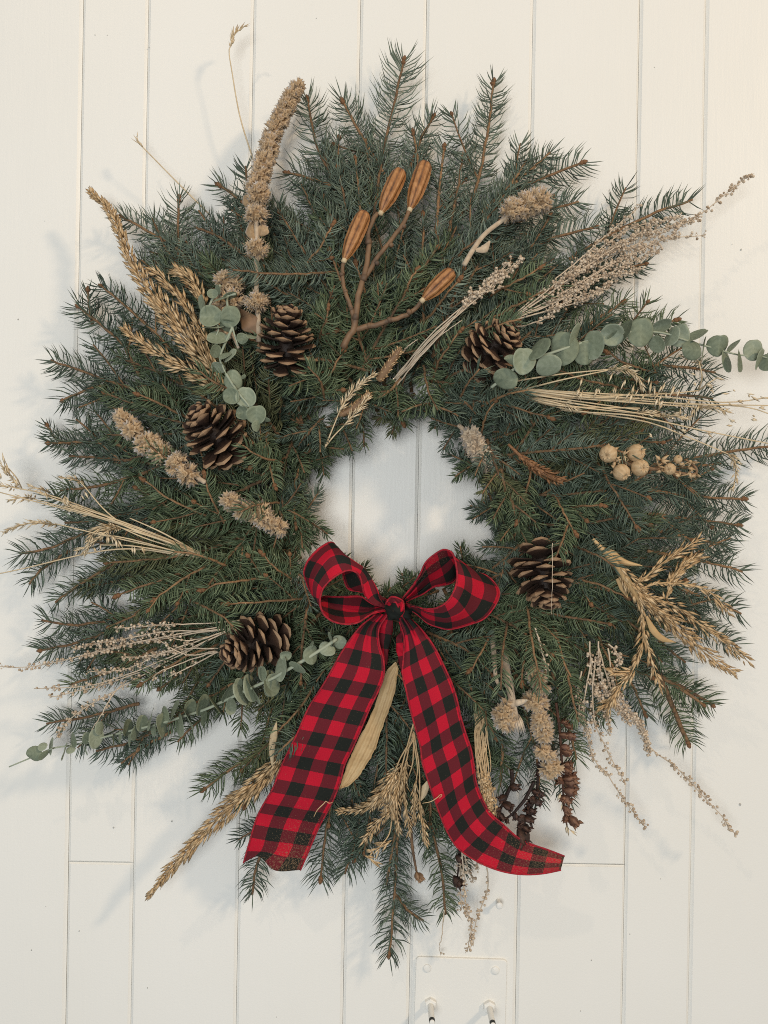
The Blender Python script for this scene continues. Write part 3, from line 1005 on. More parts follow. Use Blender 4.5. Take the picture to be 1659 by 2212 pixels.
LL = [  # E1, M, E2 with heights
    ((1310, 985), (1310, 955), (1300, 920), .016, .012, .010), ((1150, 1010), (1160, 965), (1150, 930), .024, .014, .008),
    ((1030, 1075), (1030, 985), (1040, 870), .034, .014, .004), ((900, 1168), (880, 975), (930, 790), .042, .014, .000),
    ((750, 1200), (720, 985), (750, 770), .046, .014, -.002), ((570, 1160), (540, 985), (570, 765), .050, .016, -.002),
    ((440, 1075), (410, 960), (430, 780), .054, .024, .000), ((368, 975), (330, 900), (310, 850), .058, .036, .006),
    ((346, 860), (270, 780), (205, 740), .060, .044, .012), ((372, 740), (250, 610), (150, 560), .060, .046, .016),
    ((430, 640), (300, 480), (142, 400), .058, .046, .018), ((520, 545), (390, 350), (225, 225), .056, .046, .020),
    ((640, 462), (510, 230), (400, 85), .052, .044, .020), ((760, 418), (680, 190), (540, 75), .048, .040, .012),
    ((860, 440), (870, 290), (640, 330), .044, .036, .000), ((930, 515), (1000, 400), (700, 540), .040, .032, -.004),
    ((958, 640), (1110, 570), (770, 680), .036, .028, -.004), ((985, 770), (1190, 700), (900, 735), .030, .024, .000),
    ((1090, 885), (1220, 790), (1080, 790), .024, .020, .004), ((1310, 940), (1310, 905), (1300, 880), .018, .014, .010)]


def loop_rows(Zc, L):
    rows = []
    for e1, m, e2, h1, h2, h3 in L:
        a, b, c = Zc([e1, m, e2])
        rows.append([P(*a, HB + h1), P(*b, HB + h2), P(*c, HB + h3)])
    return rows


ribbon_part("loop", ribbon_grid(loop_rows(ZA, LL), 110, 33, .75), bow, v0=.004, pleat=(.0030, .0030))

LR = [
    ((290, 850), (300, 880), (310, 905), .016, .012, .008), ((420, 878), (440, 930), (440, 980), .030, .022, .010),
    ((560, 910), (565, 1000), (585, 1105), .044, .034, .012), ((700, 910), (715, 1030), (720, 1165), .052, .042, .014),
    ((800, 870), (870, 1040), (880, 1192), .058, .046, .014), ((880, 800), (1040, 970), (1120, 1140), .060, .046, .010),
    ((940, 700), (1140, 840), (1360, 1055), .060, .044, .004), ((975, 590), (1200, 680), (1525, 830), .060, .042, -.002),
    ((990, 450), (1200, 530), (1540, 650), .058, .040, -.006), ((972, 320), (1130, 380), (1390, 470), .056, .038, -.008),
    ((930, 210), (1030, 260), (1180, 420), .054, .036, -.010), ((870, 150), (930, 240), (1010, 450), .050, .030, -.010),
    ((790, 126), (850, 310), (935, 550), .046, .022, -.008), ((680, 190), (740, 390), (800, 610), .040, .018, -.006),
    ((560, 300), (610, 470), (660, 635), .034, .016, -.004), ((480, 455), (500, 580), (525, 705), .028, .014, .000),
    ((370, 630), (385, 700), (400, 765), .022, .012, .004), ((250, 790), (270, 810), (300, 830), .018, .014, .010)]
g = ribbon_grid(loop_rows(ZB, LR), 110, 33, .6)
wr = np.zeros(g.shape[:2])
wr[76:100, :14] = .5
ribbon_part("loop", g, bow, v0=.012, wear=wr, pleat=(.0030, .0030))


def tail_rows(left, right, hs, rows=16, bulge=.006, wave=0.0):
    l, r = resample(catmull(left, 80), rows), resample(catmull(right, 80), rows)
    hh = np.interp(np.linspace(0, 1, rows), np.linspace(0, 1, len(hs)), hs)
    out = []
    for i in range(rows):
        w = wave * math.sin(i * 1.1)
        out.append([P(*l[i], hh[i] - w), P(*((2 * l[i] + r[i]) / 3), hh[i] + bulge * .8 + w * .4), P(*((l[i] + 2 * r[i]) / 3), hh[i] + bulge), P(*r[i], hh[i] + w * .6)])
    return out


tl_left = T12([(770, 735), (700, 790), (620, 895), (520, 1060), (440, 1200), (370, 1320), (290, 1480), (220, 1650)]) + T13(
    [(160, 240), (100, 350), (30, 540)]) + T03([(1462, 692)])
tl_right = T12([(845, 735), (800, 800), (797, 900), (824, 1010), (828, 1090), (800, 1190), (740, 1310), (700, 1400), (640, 1540), (590, 1650)]) + T13(
    [(560, 230), (500, 360), (430, 500), (328, 735)])
rows = tail_rows(tl_left, tl_right, [.140, .140, .135, .125, .115, .098, .082, .066], 18, .005, .0015)
# the cut end sags and curls
rows[-1][1] = P(*T13([(80, 655)])[0], .074)
rows[-1][2] = P(*T13([(175, 738)])[0], .080)
g = ribbon_grid(rows, 110, 33)
m, n = g.shape[:2]
wear = np.clip((np.linspace(0, 1, m)[:, None] - .70) * 2.6, 0, .7) * np.clip(np.linspace(.1, 1.3, n)[None], 0, 1) + .04
ribbon_part("tail", g, bow, v0=.0172 * .4, wear=wear, pleat=(.0028, 0))

tr_left = T12([(914, 762), (935, 830), (950, 890), (945, 985), (938, 1080), (965, 1200), (1000, 1360), (1040, 1500), (1065, 1650)]) + T13(
    [(1090, 180), (1130, 300), (1170, 420), (1220, 530), (1290, 620), (1400, 690), (1500, 732), (1600, 755)]) + T23([(230, 762), (340, 752), (415, 735)])
tr_right = T12([(960, 735), (1010, 780), (1065, 840), (1130, 930), (1190, 1050), (1240, 1160), (1275, 1280), (1300, 1400), (1345, 1520), (1370, 1650)]) + T13(
    [(1370, 160), (1395, 250), (1440, 350), (1500, 430), (1570, 480)]) + T23([(60, 450), (130, 520), (220, 570), (330, 610), (437, 652)])
rows = tail_rows(tr_left, tr_right, [.140, .140, .132, .124, .112, .098, .088, .082, .080], 20, .005, .0012)
g = ribbon_grid(rows, 120, 33)
m, n = g.shape[:2]
wear = np.clip((np.linspace(0, 1, m)[:, None] - .66) * 2.4, 0, .72) * np.ones((1, n)) + .02
ribbon_part("tail", g, bow, v0=.0172 * .9, wear=wear, pleat=(.0028, 0))

# folded-back strips beside the knot
fl = ZA([(1290, 1010), (1240, 1090), (1200, 1230), (1190, 1400), (1205, 1560)]) + T12([(835, 1060)])
fr = ZA([(1400, 1030), (1395, 1110), (1392, 1240), (1365, 1400), (1330, 1560)]) + T12([(845, 1075)])
ribbon_part("folded_strip", ribbon_grid(tail_rows(fl, fr, [.136, .130, .126, .124, .122], 8, .002), 40, 9), bow, v0=.0172 * 1.5, umax=.48, edges=False)
fl = ZB([(225, 1130), (230, 1180), (168, 1330), (170, 1500)]) + T12([(915, 1000), (932, 1090)])
fr = ZB([(260, 1130), (300, 1230), (350, 1380), (410, 1540)]) + T12([(1004, 1030), (985, 1100)])
ribbon_part("folded_strip", ribbon_grid(tail_rows(fl, fr, [.132, .128, .126, .126, .126], 8, .002), 40, 9), bow, v0=.0172 * .6, umax=.45, edges=False)

# knot: a lumpy core with the ribbon wrapped over it
kb = MB()
kc = P(*ZB([(150, 890)])[0], HB + .020)
nu, nv = 18, 14
th, ph = np.meshgrid(np.linspace(0, TWO_PI, nu), np.linspace(.02, math.pi - .02, nv), indexing='ij')
rr = 1 + .16 * np.sin(3 * th + 1 + 2 * ph) * np.sin(ph) + .10 * np.sin(7 * ph + th)
gx = kc + np.stack([.0105 * rr * np.sin(ph) * np.cos(th), -.014 * rr * np.sin(ph) * np.sin(th), .0135 * rr * np.cos(ph)], -1)
kb.grid(gx, 0.0, np.stack([th / TWO_PI * .17 + .26, ph * .0045 + .0172 * 1.08], -1))
part("knot", kb, M_PLAID, bow)
k2 = P(*ZB([(255, 985)])[0], HB + .010)
gx2 = k2 + np.stack([.011 * rr * np.sin(ph) * np.cos(th), -.010 * rr * np.sin(ph) * np.sin(th), .0085 * rr * np.cos(ph)], -1)
kb = MB()
kb.grid(gx2, 0.0, np.stack([th / TWO_PI * .17 + .26, ph * .0045 + .0172 * 1.08], -1))
part("knot", kb, M_PLAID, bow)
arch = ZB([(55, 930), (70, 850), (110, 800), (160, 790), (205, 825), (232, 890), (225, 960), (195, 1010)])
aw = path(arch, h=[HB + .020, HB + .038, HB + .036, HB + .022], m=26)
side = unit(np.cross(tangents(aw), (0, -1, 0)))
ag = np.stack([aw + side * w + np.array((0, -hh, 0)) for w, hh in ((-.0030, -.002), (-.0012, .001), (.0012, .001), (.0028, -.002))], 1)
ribbon_part("knot_wrap", np.stack([catmull(r, 7) for r in ag]), bow, v0=.004, umax=.2)


# ------------------------------------------------------------------ dried grasses
def plume(mb_stem, mb_seed, c, width, n, seed_len=.011, seed_w=.0024, ang=.42, tint=(.2, .9), f0=0.0):
    """a seed head: pointed glumes packed along curve c, width = half-spread list (m)"""
    L = np.r_[0, np.cumsum(np.linalg.norm(np.diff(c, axis=0), axis=1))]
    s = L[-1] * (f0 + (1 - f0) * (np.arange(n) + rng.random(n)) / n)
    p = np.stack([np.interp(s, L, c[:, k]) for k in range(3)], 1)
    T = tangents(c)
    t = unit(np.stack([np.interp(s, L, T[:, k]) for k in range(3)], 1))
    w = np.interp(s / L[-1], np.linspace(0, 1, len(width)), width)
    R = unit(np.cross(t, rng.normal(size=(n, 3))))
    q = rng.random(n) ** .6
    p0 = p + R * (w * q)[:, None] * .8
    d = unit(t + R * (ang * (0.45 + q * .8))[:, None])
    ln = seed_len * rng.uniform(.75, 1.25, n) * np.clip(w / max(width) * .6 + .5, .5, 1.1)
    p0 = p0 - d * (ln * .3)[:, None]
    mb_seed.lenses(p0, p0 + d * ln[:, None], seed_w * rng.uniform(.8, 1.2, n), .55, rng.uniform(*tint, n), .42)
    mb_stem.tube(c, [.0012, .0009, .0005], 5, .5)


def grass(name, label, cat, mat, specs, group=None):
    """specs: list of (stem curve or None, head curve, width list, n, kwargs)"""
    first = specs[0][1]
    o = thing(name, label, cat, first[0], group)
    for stem, head, width, n, kw in specs:
        sm, sd = MB(), MB()
        if stem is not None:
            sm.tube(stem, [.0011, .0009, .0007], 5, .6)
        if head is not None:
            plume(sm, sd, head, width, n, **kw)
        part("stem", sm, mat, o)
        if head is not None:
            part("seed_head", sd, mat, o, kind="stuff")
    return o


g1 = ZG([(1420, 2120), (1300, 1900), (1100, 1650), (800, 1280), (520, 900), (420, 680), (330, 450), (230, 250), (120, 150), (40, 70)])
grass("golden_grass_plume", "tallest golden grass plume leaning out over the upper left edge of the wreath", "grass plume", M_GOLD,
      [(None, path(g1, [.016, .020, .022, .026, .02, .015, .015], m=50), [.004, .014, .017, .016, .012, .009, .007, .006, .0035], 620, dict(seed_len=.016, seed_w=.0034, ang=.40))])
grass("golden_grass_plume", "loose golden grass plume squeezed between the tall plume and the eucalyptus leaves", "grass plume", M_GOLD,
      [(None, path(ZG([(1240, 1600), (1080, 1330), (980, 1180), (870, 1060), (760, 930), (640, 860)]), .018, m=40), [.006, .007, .008, .006], 110, dict(seed_len=.015, seed_w=.0035))])
grass("golden_grass_plume", "short bushy golden grass tip above the eucalyptus cluster at upper left", "grass plume", M_GOLD,
      [(None, path(ZG([(1210, 1230), (1150, 1080), (1060, 960), (900, 880)]), .014, m=24), [.006, .009, .010, .006], 110, dict(seed_len=.015, seed_w=.0034))])
grass("golden_grass_plume", "thin golden grass plume lowest of those at upper left", "grass plume", M_GOLD,
      [(None, path(ZG([(1400, 2120), (1150, 1980), (1010, 1880), (900, 1850), (760, 1750), (650, 1680), (550, 1620), (450, 1530), (385, 1465)]), .016, m=44),
        [.003, .007, .009, .009, .008, .007, .004], 190, dict(seed_len=.015, seed_w=.0033))])
grass("golden_grass_plume", "long golden grass plume sticking out below the wreath left of the bow", "grass plume", M_GOLD,
      [(None, path(T03([(1680, 70), (1560, 200), (1300, 440), (1050, 700), (890, 893)]), h=[.085, .085, .075, .068, .062], m=44), [.011, .014, .013, .010, .007, .003], 430,
        dict(seed_len=.016, seed_w=.0034, ang=.36))])

# branching tassel at lower right
ta = T22([(610, 285), (730, 425), (830, 560), (900, 680)])
tas = thing("corn_tassel", "pale branching corn tassel fanning out at the lower right of the wreath", "corn tassel", P(*ta[0], surf(*ta[0]) + .02))
mb = MB()
mb.tube(path(ta, .022, m=14), [.0015, .0050, .0044, .0030], 8, .5)
part("stalk", mb, M_HUSK, tas)
for pts, wd, n in [
    ([(880, 640), (1050, 770), (1180, 880), (1300, 985), (1390, 1050), (1470, 1090)], [.004, .012, .014, .012, .009, .006], 190),
    ([(880, 610), (1100, 690), (1250, 800), (1400, 905), (1545, 1025)], [.003, .009, .010, .008, .005], 120),
    ([(850, 560), (970, 690), (1080, 780), (1200, 900)], [.010, .014, .012, .008], 110),
    ([(760, 450), (840, 560), (900, 660)], [.006, .011, .012], 70),
    ([(870, 560), (970, 475), (1040, 420), (1120, 365), (1200, 315), (1265, 280)], [.003, .006, .006, .007, .004], 62),
    ([(880, 590), (980, 555), (1090, 548), (1200, 562), (1300, 600), (1370, 660), (1435, 745)], [.002, .003, .004, .005, .008, .004], 62),
    ([(1050, 640), (1090, 520), (1150, 440), (1260, 385)], [.004, .006, .006, .004], 44),
    ([(1050, 560), (1180, 430), (1230, 370)], [.004, .007, .004], 34),
    ([(900, 690), (915, 850), (880, 1000), (830, 1100), (760, 1180), (690, 1320)], [.004, .007, .008, .006, .007, .005], 100),
    ([(830, 1080), (760, 1080), (690, 1075)], [.003, .006, .003], 24), ([(760, 1190), (700, 1270), (640, 1300)], [.003, .006, .003], 26),
    ([(915, 860), (945, 960), (975, 1060), (1020, 1200)], [.003, .005, .005, .003], 34),
]:
    a, b = MB(), MB()
    plume(a, b, path(T22(pts), .024, m=30), wd, n, seed_len=.014, seed_w=.0032, ang=.40)
    sp = part("spike", a, M_GOLD, tas)
    part("spikelets", b, M_GOLD, sp, kind="stuff")


def blade(name, pts, widths, parent, mat, off, fold=.35, m=22, n=7):
    c = path(pts, off, m=m)
    T = tangents(c)
    s = unit(np.cross(T, (0, -1, 0)))
    w = np.interp(np.linspace(0, 1, m), np.linspace(0, 1, len(widths)), widths)
    u = np.linspace(-1, 1, n)
    g = c[:, None] + s[:, None] * (w[:, None] * u[None])[..., None] * .5 + np.array((0, 1, 0)) * (w[:, None] * np.abs(u)[None] * fold * .5)[..., None]
    mb = MB()
    mb.grid(g, rng.uniform(.35, .7) + .15 * np.sin(u * 9)[None] * np.ones((m, 1)))
    o = part(name, mb, mat, parent)
    sm = o.modifiers.new("thickness", 'SOLIDIFY')
    sm.thickness = .0005
    return o


blade("leaf", T22([(930, 750), (975, 835), (1030, 885), (1105, 905)]), [.003, .008, .007, .001], tas, M_HUSK, .028)
blade("leaf", T22([(640, 330), (730, 380), (800, 425), (905, 445)]), [.003, .011, .007, .0008], tas, M_HUSK, .023, fold=.9)
blade("leaf", T22([(760, 520), (800, 600), (820, 640)]), [.006, .008, .001], tas, M_HUSK, .020)


def wheat(c, n=40, sl=.011, w=.0035, head=.75):
    return (None, c, [w * .8, w, w * .9, w * .4], n, dict(seed_len=sl, seed_w=.0021, ang=.55, tint=(.3, 1)))


def wheat_stems(specs_raw, T, off, mat_n=34):
    out = []
    for stem, head, n in specs_raw:
        st = path(T(stem), off, m=20) if stem else None
        hd = path(T(head), off, m=18) if head else None
        out.append((st, hd, [.0032, .0042, .0040, .0018], n, dict(seed_len=.0105, seed_w=.0021, ang=.55, tint=(.3, 1))))
    return out


def oats(mb, spots, ln, T, off, droop):
    for (x, y) in spots:
        for q in range(rng.integers(1, 4)):
            dx, dy = droop[0] + rng.normal(0, 12), droop[1] + rng.normal(0, 12)
            a, b = T([(x + rng.normal(0, 6), y + rng.normal(0, 6)), (x + dx, y + dy)])
            mb.lenses(P(*a, surf(*a) + off + rng.uniform(0, .006))[None], P(*b, surf(*b) + off + rng.uniform(0, .008))[None], rng.uniform(.0026, .0036), .6, rng.uniform(.4, 1), .45)


wb = grass("wheat_bunch", "fan of straw coloured wheat and oats pointing right below the round eucalyptus leaves", "dried wheat", M_PALE, wheat_stems([
    ([(50, 830), (380, 775), (700, 742)], [(700, 742), (810, 740), (880, 790), (912, 862)], 60),
    ([(110, 885), (400, 810), (695, 748)], None, 0),
    ([(70, 845), (500, 890), (1000, 925)], None, 0),
    ([(80, 850), (500, 880), (1000, 905), (1400, 940), (1700, 905)], None, 0),
    ([(80, 855), (600, 900), (1100, 945), (1700, 960)], None, 0),
    ([(100, 870), (450, 905), (1000, 890), (1240, 870)], None, 0),
    ([(160, 905), (500, 965), (860, 1005)], [(860, 1005), (930, 1000), (1005, 1018)], 30),
    ([(150, 895), (520, 950), (1010, 1025)], [(1010, 1025), (1100, 1020), (1195, 1035)], 34),
    ([(140, 890), (700, 930), (1240, 970)], [(1240, 970), (1330, 970), (1425, 1000)], 36),
    ([(150, 900), (330, 930), (420, 950)], [(380, 930), (450, 955), (520, 985)], 34),
    ([(160, 905), (500, 990), (850, 1020), (1250, 1105), (1700, 1195)], None, 0),
    ([(420, 985), (900, 1050), (1180, 1150), (1420, 1250)], [(1420, 1250), (1460, 1300), (1465, 1380), (1445, 1465)], 44),
    ([(120, 880), (420, 960), (890, 975)], None, 0), ([(120, 870), (360, 910), (880, 985)], None, 0),
    ([(100, 860), (500, 905), (900, 915)], None, 0), ([(90, 850), (420, 895), (860, 935)], None, 0),
    ([(1240, 870), (1262, 790), (1245, 700)], [(1255, 720), (1240, 690), (1120, 655)], 16),
    ([(1100, 950), (1500, 965), (1700, 1020)], None, 0), ([(1240, 870), (1310, 820), (1360, 790)], None, 0),
], T21, [-.004, .022, .022]))
mb = MB()
oats(mb, [(545, 790), (530, 850), (545, 870), (640, 850), (735, 770), (745, 840), (770, 880), (800, 800), (840, 870), (855, 830), (890, 850), (950, 780), (960, 810),
          (985, 850), (1010, 880), (1035, 820), (1050, 880), (1100, 830), (1130, 860), (1185, 920), (1030, 930), (1000, 910), (1215, 980), (930, 870), (1140, 960), (1250, 950)],
     .01, T21, .026, (-22, 62))
oats(mb, [(1210, 820), (1200, 760), (1290, 830), (1310, 860), (1340, 800), (1390, 880), (1420, 930), (1440, 860), (1480, 930), (1530, 890), (1560, 900), (1600, 970), (1620, 910),
          (1560, 1030), (1400, 1080), (1290, 1130), (1420, 1040), (940, 1130), (1140, 1100)], .01, T21, .024, (34, 14))
part("seed_head", mb, M_PALE, wb, kind="stuff")

wl = grass("wheat_bunch", "spray of straw coloured wheat reaching past the left edge of the wreath", "dried wheat", M_PALE, wheat_stems([
    ([(1230, 385), (900, 290), (700, 205)], [(700, 205), (620, 215), (560, 250), (530, 310), (500, 380)], 90),
    ([(1225, 380), (950, 285), (720, 215)], [(720, 215), (640, 240), (580, 290), (460, 360)], 70),
    ([(1220, 390), (700, 280), (340, 195)], [(340, 200), (260, 190), (180, 190), (90, 215), (15, 245)], 56),
    ([(1200, 370), (900, 260), (570, 140), (430, 85)], [(570, 145), (480, 110), (400, 85), (380, 40)], 44),
    ([(1200, 365), (800, 205), (400, 70), (180, -10)], [(300, 5), (240, -15), (170, -35)], 24),
    ([(1210, 375), (760, 200), (200, 45)], [(210, 45), (140, 35), (50, 55)], 34),
    ([(1210, 380), (700, 190), (210, 60), (0, 5)], None, 0), ([(1100, 330), (600, 130), (290, 20), (100, -20), (-60, -50)], [(110, -20), (50, -30), (-40, -45)], 20),
    ([(1200, 395), (820, 330), (600, 320)], None, 0), ([(1100, 385), (820, 345), (560, 365), (150, 460), (-40, 500)], None, 0),
    ([(1190, 400), (800, 290), (560, 250)], None, 0), ([(1060, 330), (700, 170), (480, -60)], [(500, -55), (430, -75), (360, -85)], 22),
    ([(1240, 395), (1000, 300), (800, 230), (600, 130)], None, 0), ([(1160, 350), (960, 240), (780, 160)], None, 0),
    ([(130, -20), (100, -80), (50, -140)], [(110, -40), (60, -100), (0, -170)], 18),
], T02, [-.016, .016, .020, .020]))
mb = MB()
oats(mb, [(480, 10), (400, 40), (390, 20), (270, 0), (600, 310), (790, 330), (860, 330), (640, 270), (670, 260), (500, -10), (700, 290), (560, 330)], .01, T02, .024, (10, 46))
oats(mb, [(100, -40), (60, -110), (40, -90), (10, -70), (30, -160)], .01, T02, .024, (-20, -60))
part("seed_head", mb, M_PALE, wl, kind="stuff")

wc = grass("wheat_bunch", "cluster of wheat heads hanging between the two bow tails", "dried wheat", M_GOLD, [
    (path(T12([(1010, 1380), (960, 1560)]) + T13([(945, 90)]), .012, m=14), path(T13([(945, 90), (860, 210), (790, 310), (700, 360), (545, 388)]), h=[.09, .085, .07, .065], m=24),
     [.006, .013, .011, .006, .003], 150, dict(seed_len=.014, seed_w=.0028, ang=.5, tint=(.3, 1))),
    (path(T12([(1010, 1400), (1000, 1640)]) + T13([(900, 330)]), h=[.10, .09, .085], m=14), path(T13([(900, 360), (800, 440), (705, 570)]), h=[.085, .075, .065], m=18),
     [.005, .008, .005], 64, dict(seed_len=.013, seed_w=.0026, ang=.5, tint=(.3, 1))),
    (path(T12([(1000, 1420), (960, 1640)]) + T13([(935, 220)]), h=[.10, .095, .09], m=14), path(T13([(935, 220), (908, 350), (916, 525)]), h=[.09, .085, .07], m=18),
     [.004, .006, .003], 56, dict(seed_len=.012, seed_w=.0024, ang=.45, tint=(.3, 1))),
    (path(T12([(1010, 1400), (1000, 1640)]) + T13([(960, 90)]), h=[.10, .098, .095], m=14), path(T13([(962, 80), (952, 250), (968, 400), (985, 530)]), h=[.095, .09, .075], m=20),
     [.003, .005, .005, .003], 70, dict(seed_len=.012, seed_w=.0024, ang=.45, tint=(.3, 1))),
    (path(T12([(1000, 1450), (1030, 1650)]) + T13([(1022, 200)]), h=[.10, .098, .095], m=14), path(T13([(1022, 200), (1012, 330), (1006, 455)]), h=[.095, .09, .08], m=18),
     [.003, .005, .003], 56, dict(seed_len=.012, seed_w=.0024, ang=.35, tint=(.3, 1))),
    (path(T12([(1010, 1450), (1040, 1650)]) + T13([(1045, 330)]), h=[.10, .098, .095], m=14), path(T13([(1045, 330), (1058, 450), (1082, 580)]), h=[.095, .09, .08], m=18),
     [.003, .006, .003], 60, dict(seed_len=.013, seed_w=.0024, ang=.35, tint=(.3, 1))),
    (path(T13([(960, 140), (900, 300), (880, 400)]), h=.088, m=14), path(T13([(920, 150), (870, 260), (830, 380)]), h=[.092, .09, .08], m=18),
     [.005, .009, .005], 80, dict(seed_len=.013, seed_w=.0026, ang=.45, tint=(.3, 1))),
    (path(T12([(1000, 1480)]) + T13([(930, 60), (890, 160)]), h=[.1, .098, .095], m=14), path(T13([(890, 160), (830, 270), (740, 350)]), h=[.096, .09, .076], m=18),
     [.005, .011, .006], 110, dict(seed_len=.014, seed_w=.0028, ang=.5, tint=(.3, 1))),
    (path(T12([(1010, 1480)]) + T13([(950, 60), (925, 200)]), h=[.1, .098, .095], m=14), path(T13([(930, 170), (890, 300), (870, 420)]), h=[.096, .092, .08], m=18),
     [.005, .009, .005], 90, dict(seed_len=.014, seed_w=.0026, ang=.5, tint=(.3, 1))),
    (path(T13([(880, 400), (860, 520), (800, 600)]), h=.07, m=14), path(T13([(870, 560), (820, 590), (740, 630)]), h=.066, m=14),
     [.003, .006, .003], 18, dict(seed_len=.014, seed_w=.0030, ang=.5, tint=(.4, 1))),
    (path(T13([(800, 620), (780, 670)]), h=.062, m=8), path(T13([(720, 650), (750, 670), (790, 695)]), h=.062, m=10),
     [.002, .003, .002], 8, dict(seed_len=.014, seed_w=.0030, ang=.3, tint=(.5, 1))),
])
for pts, lab in [(([(560, 1000), (600, 930), (670, 850), (775, 765)], [(470, 1222), (520, 1100), (560, 1000)]), "upper of two small wheat ears above the wreath opening"),
                 (([(595, 1075), (660, 1000), (740, 905)], [(470, 1215), (530, 1140), (595, 1075)]), "lower of two small wheat ears above the wreath opening")]:
    grass("wheat_ear", lab, "dried wheat", M_PALE, [(path(T11(pts[1]), .020, m=14), path(T11(pts[0]), .026, m=20), [.003, .0045, .004, .002], 60,
                                                     dict(seed_len=.0115, seed_w=.0021, ang=.6, tint=(.4, 1)))])
for pts, lab in [([(800, 805), (850, 730), (925, 618)], "upper brown cattail stub in the greenery above the opening"),
                 ([(560, 1015), (650, 970), (740, 885)], "lower brown cattail stub behind the small wheat ears")]:
    c = path(T11(pts), [.008, .016], m=20)
    o = thing("brown_spike", lab, "dried spike", c[0])
    a, b = MB(), MB()
    a.tube(c, [.0045, .0052, .005, .003], 8, .6)
    part("stem", a, M_PSTEM, o)
    plume(MB(), b, c, [.0048, .0058, .005], 150, seed_len=.006, seed_w=.0022, ang=.8)
    part("seed_head", b, M_GOLD, o, kind="stuff")
for st, hd, lab, n in [([(1540, 1030), (1520, 960), (1440, 700), (1390, 420), (1374, 310), (1386, 268)], [(1384, 275), (1408, 205), (1474, 152)], "single thin grass stem with a bent tip, highest at upper left", 16),
                       ([(1260, 1290), (1050, 1080), (850, 876)], [(855, 880), (830, 850), (820, 818)], "short thin grass stem with a sparse tip at upper left", 6)]:
    s = path(T00(st), h=[.03, .035, .04], m=26)
    hd = path(T00(hd), h=.04, m=12)
    grass("grass_stem", lab, "grass stem", M_PALE, [(s, hd, [.002, .0032, .002], n, dict(seed_len=.011, seed_w=.0022, ang=.5, tint=(.2, .7)))])


c = path([(1098, 960), (1130, 990), (1168, 1018), (1214, 1041)], .016, m=22)
o = thing("brown_spike", "rusty scaly shoot right of the opening, above the hanging cone", "dried spike", c[0])
a, b = MB(), MB()
a.tube(c, [.0016, .0022, .0034, .0030], 8, .5)
part("stem", a, M_BUD, o)
plume(MB(), b, c, [.0018, .0030, .0058, .0075, .0065], 120, seed_len=.009, seed_w=.0036, ang=.7, f0=.25)
part("scales", b, M_BUD, o, kind="stuff")


# ------------------------------------------------------------------ beaded artemisia sprays
def beads_on(stem, seeds, c, n, r=.0017, spread=.0045, f0=.25, f1=1.0):
    L = np.r_[0, np.cumsum(np.linalg.norm(np.diff(c, axis=0), axis=1))]
    f = f0 + (f1 - f0) * rng.random(n) ** .85
    s = f * L[-1]
    p = np.stack([np.interp(s, L, c[:, k]) for k in range(3)], 1)
    T = tangents(c)
    t = unit(np.stack([np.interp(s, L, T[:, k]) for k in range(3)], 1))
    R = unit(np.cross(t, rng.normal(size=(n, 3))))
    q = p + R * (spread * rng.uniform(.35, 1.1, n))[:, None] + t * (spread * rng.uniform(0, .8, n))[:, None]
    seeds.balls(q, r * rng.uniform(.6, 1.25, n), rng.uniform(.1, .95, n))
    m = (p + q) / 2
    stem.lenses(p - t * .001, q, .0007, 1, .6)
    # tiny bract leaves
    k = n // 2
    seeds.lenses(p[:k], p[:k] + unit(t[:k] + .8 * R[:k]) * .006, .0011, .5, rng.uniform(.3, 1, k))


def spray(name, label, T, strands, off=.02, group=None, cat="dried spray", h=None, stem_r=.0010, mat=None):
    c0 = path(T(strands[0][0]), off, m=20, h=h)
    o = thing(name, label, cat, c0[0], group)
    for pts, n, f0 in strands:
        c = path(T(pts), off, m=26, h=h)
        c = c + np.cumsum(rng.normal(0, .00035, c.shape), axis=0)
        a, b = MB(), MB()
        a.tube(c, [stem_r, stem_r * .8, stem_r * .45], 5, .7)
        if n:
            beads_on(a, b, c, n, f0=f0)
        sp = part("stem", a, mat or M_BEAD, o)
        if n:
            part("seeds", b, mat or M_BEAD, sp, kind="stuff")
    return o


ident = lambda p: p
B0 = (1096, 694)
spray("artemisia_spray", "beaded tan artemisia spray shooting out to the upper right edge", ident, [
    ([B0, (1200, 620), (1350, 540), (1500, 470), (1560, 425), (1627, 374)], 120, .25),
    ([B0, (1220, 610), (1350, 520), (1512, 468)], 170, .2), ([B0, (1200, 640), (1330, 565), (1458, 500)], 170, .2),
    ([B0, (1180, 640), (1290, 560), (1420, 480)], 170, .2), ([B0, (1170, 640), (1280, 555), (1386, 530)], 150, .2),
    ([B0, (1180, 620), (1270, 545), (1330, 490), (1378, 450)], 40, .45), ([B0, (1230, 630), (1340, 560), (1440, 515), (1521, 508)], 70, .2),
    ([B0, (1200, 650), (1290, 600), (1378, 583)], 120, .25), ([B0, (1210, 665), (1280, 640), (1332, 600)], 80, .3),
    ([B0, (1190, 670), (1260, 640), (1314, 624)], 50, .35), ([(1110, 705), (1150, 700), (1200, 680)], 14, .5),
    ([B0, (1240, 590), (1360, 500), (1480, 470)], 130, .3), ([B0, (1220, 640), (1320, 590), (1420, 540)], 130, .25)], [-.004, .020, .026])
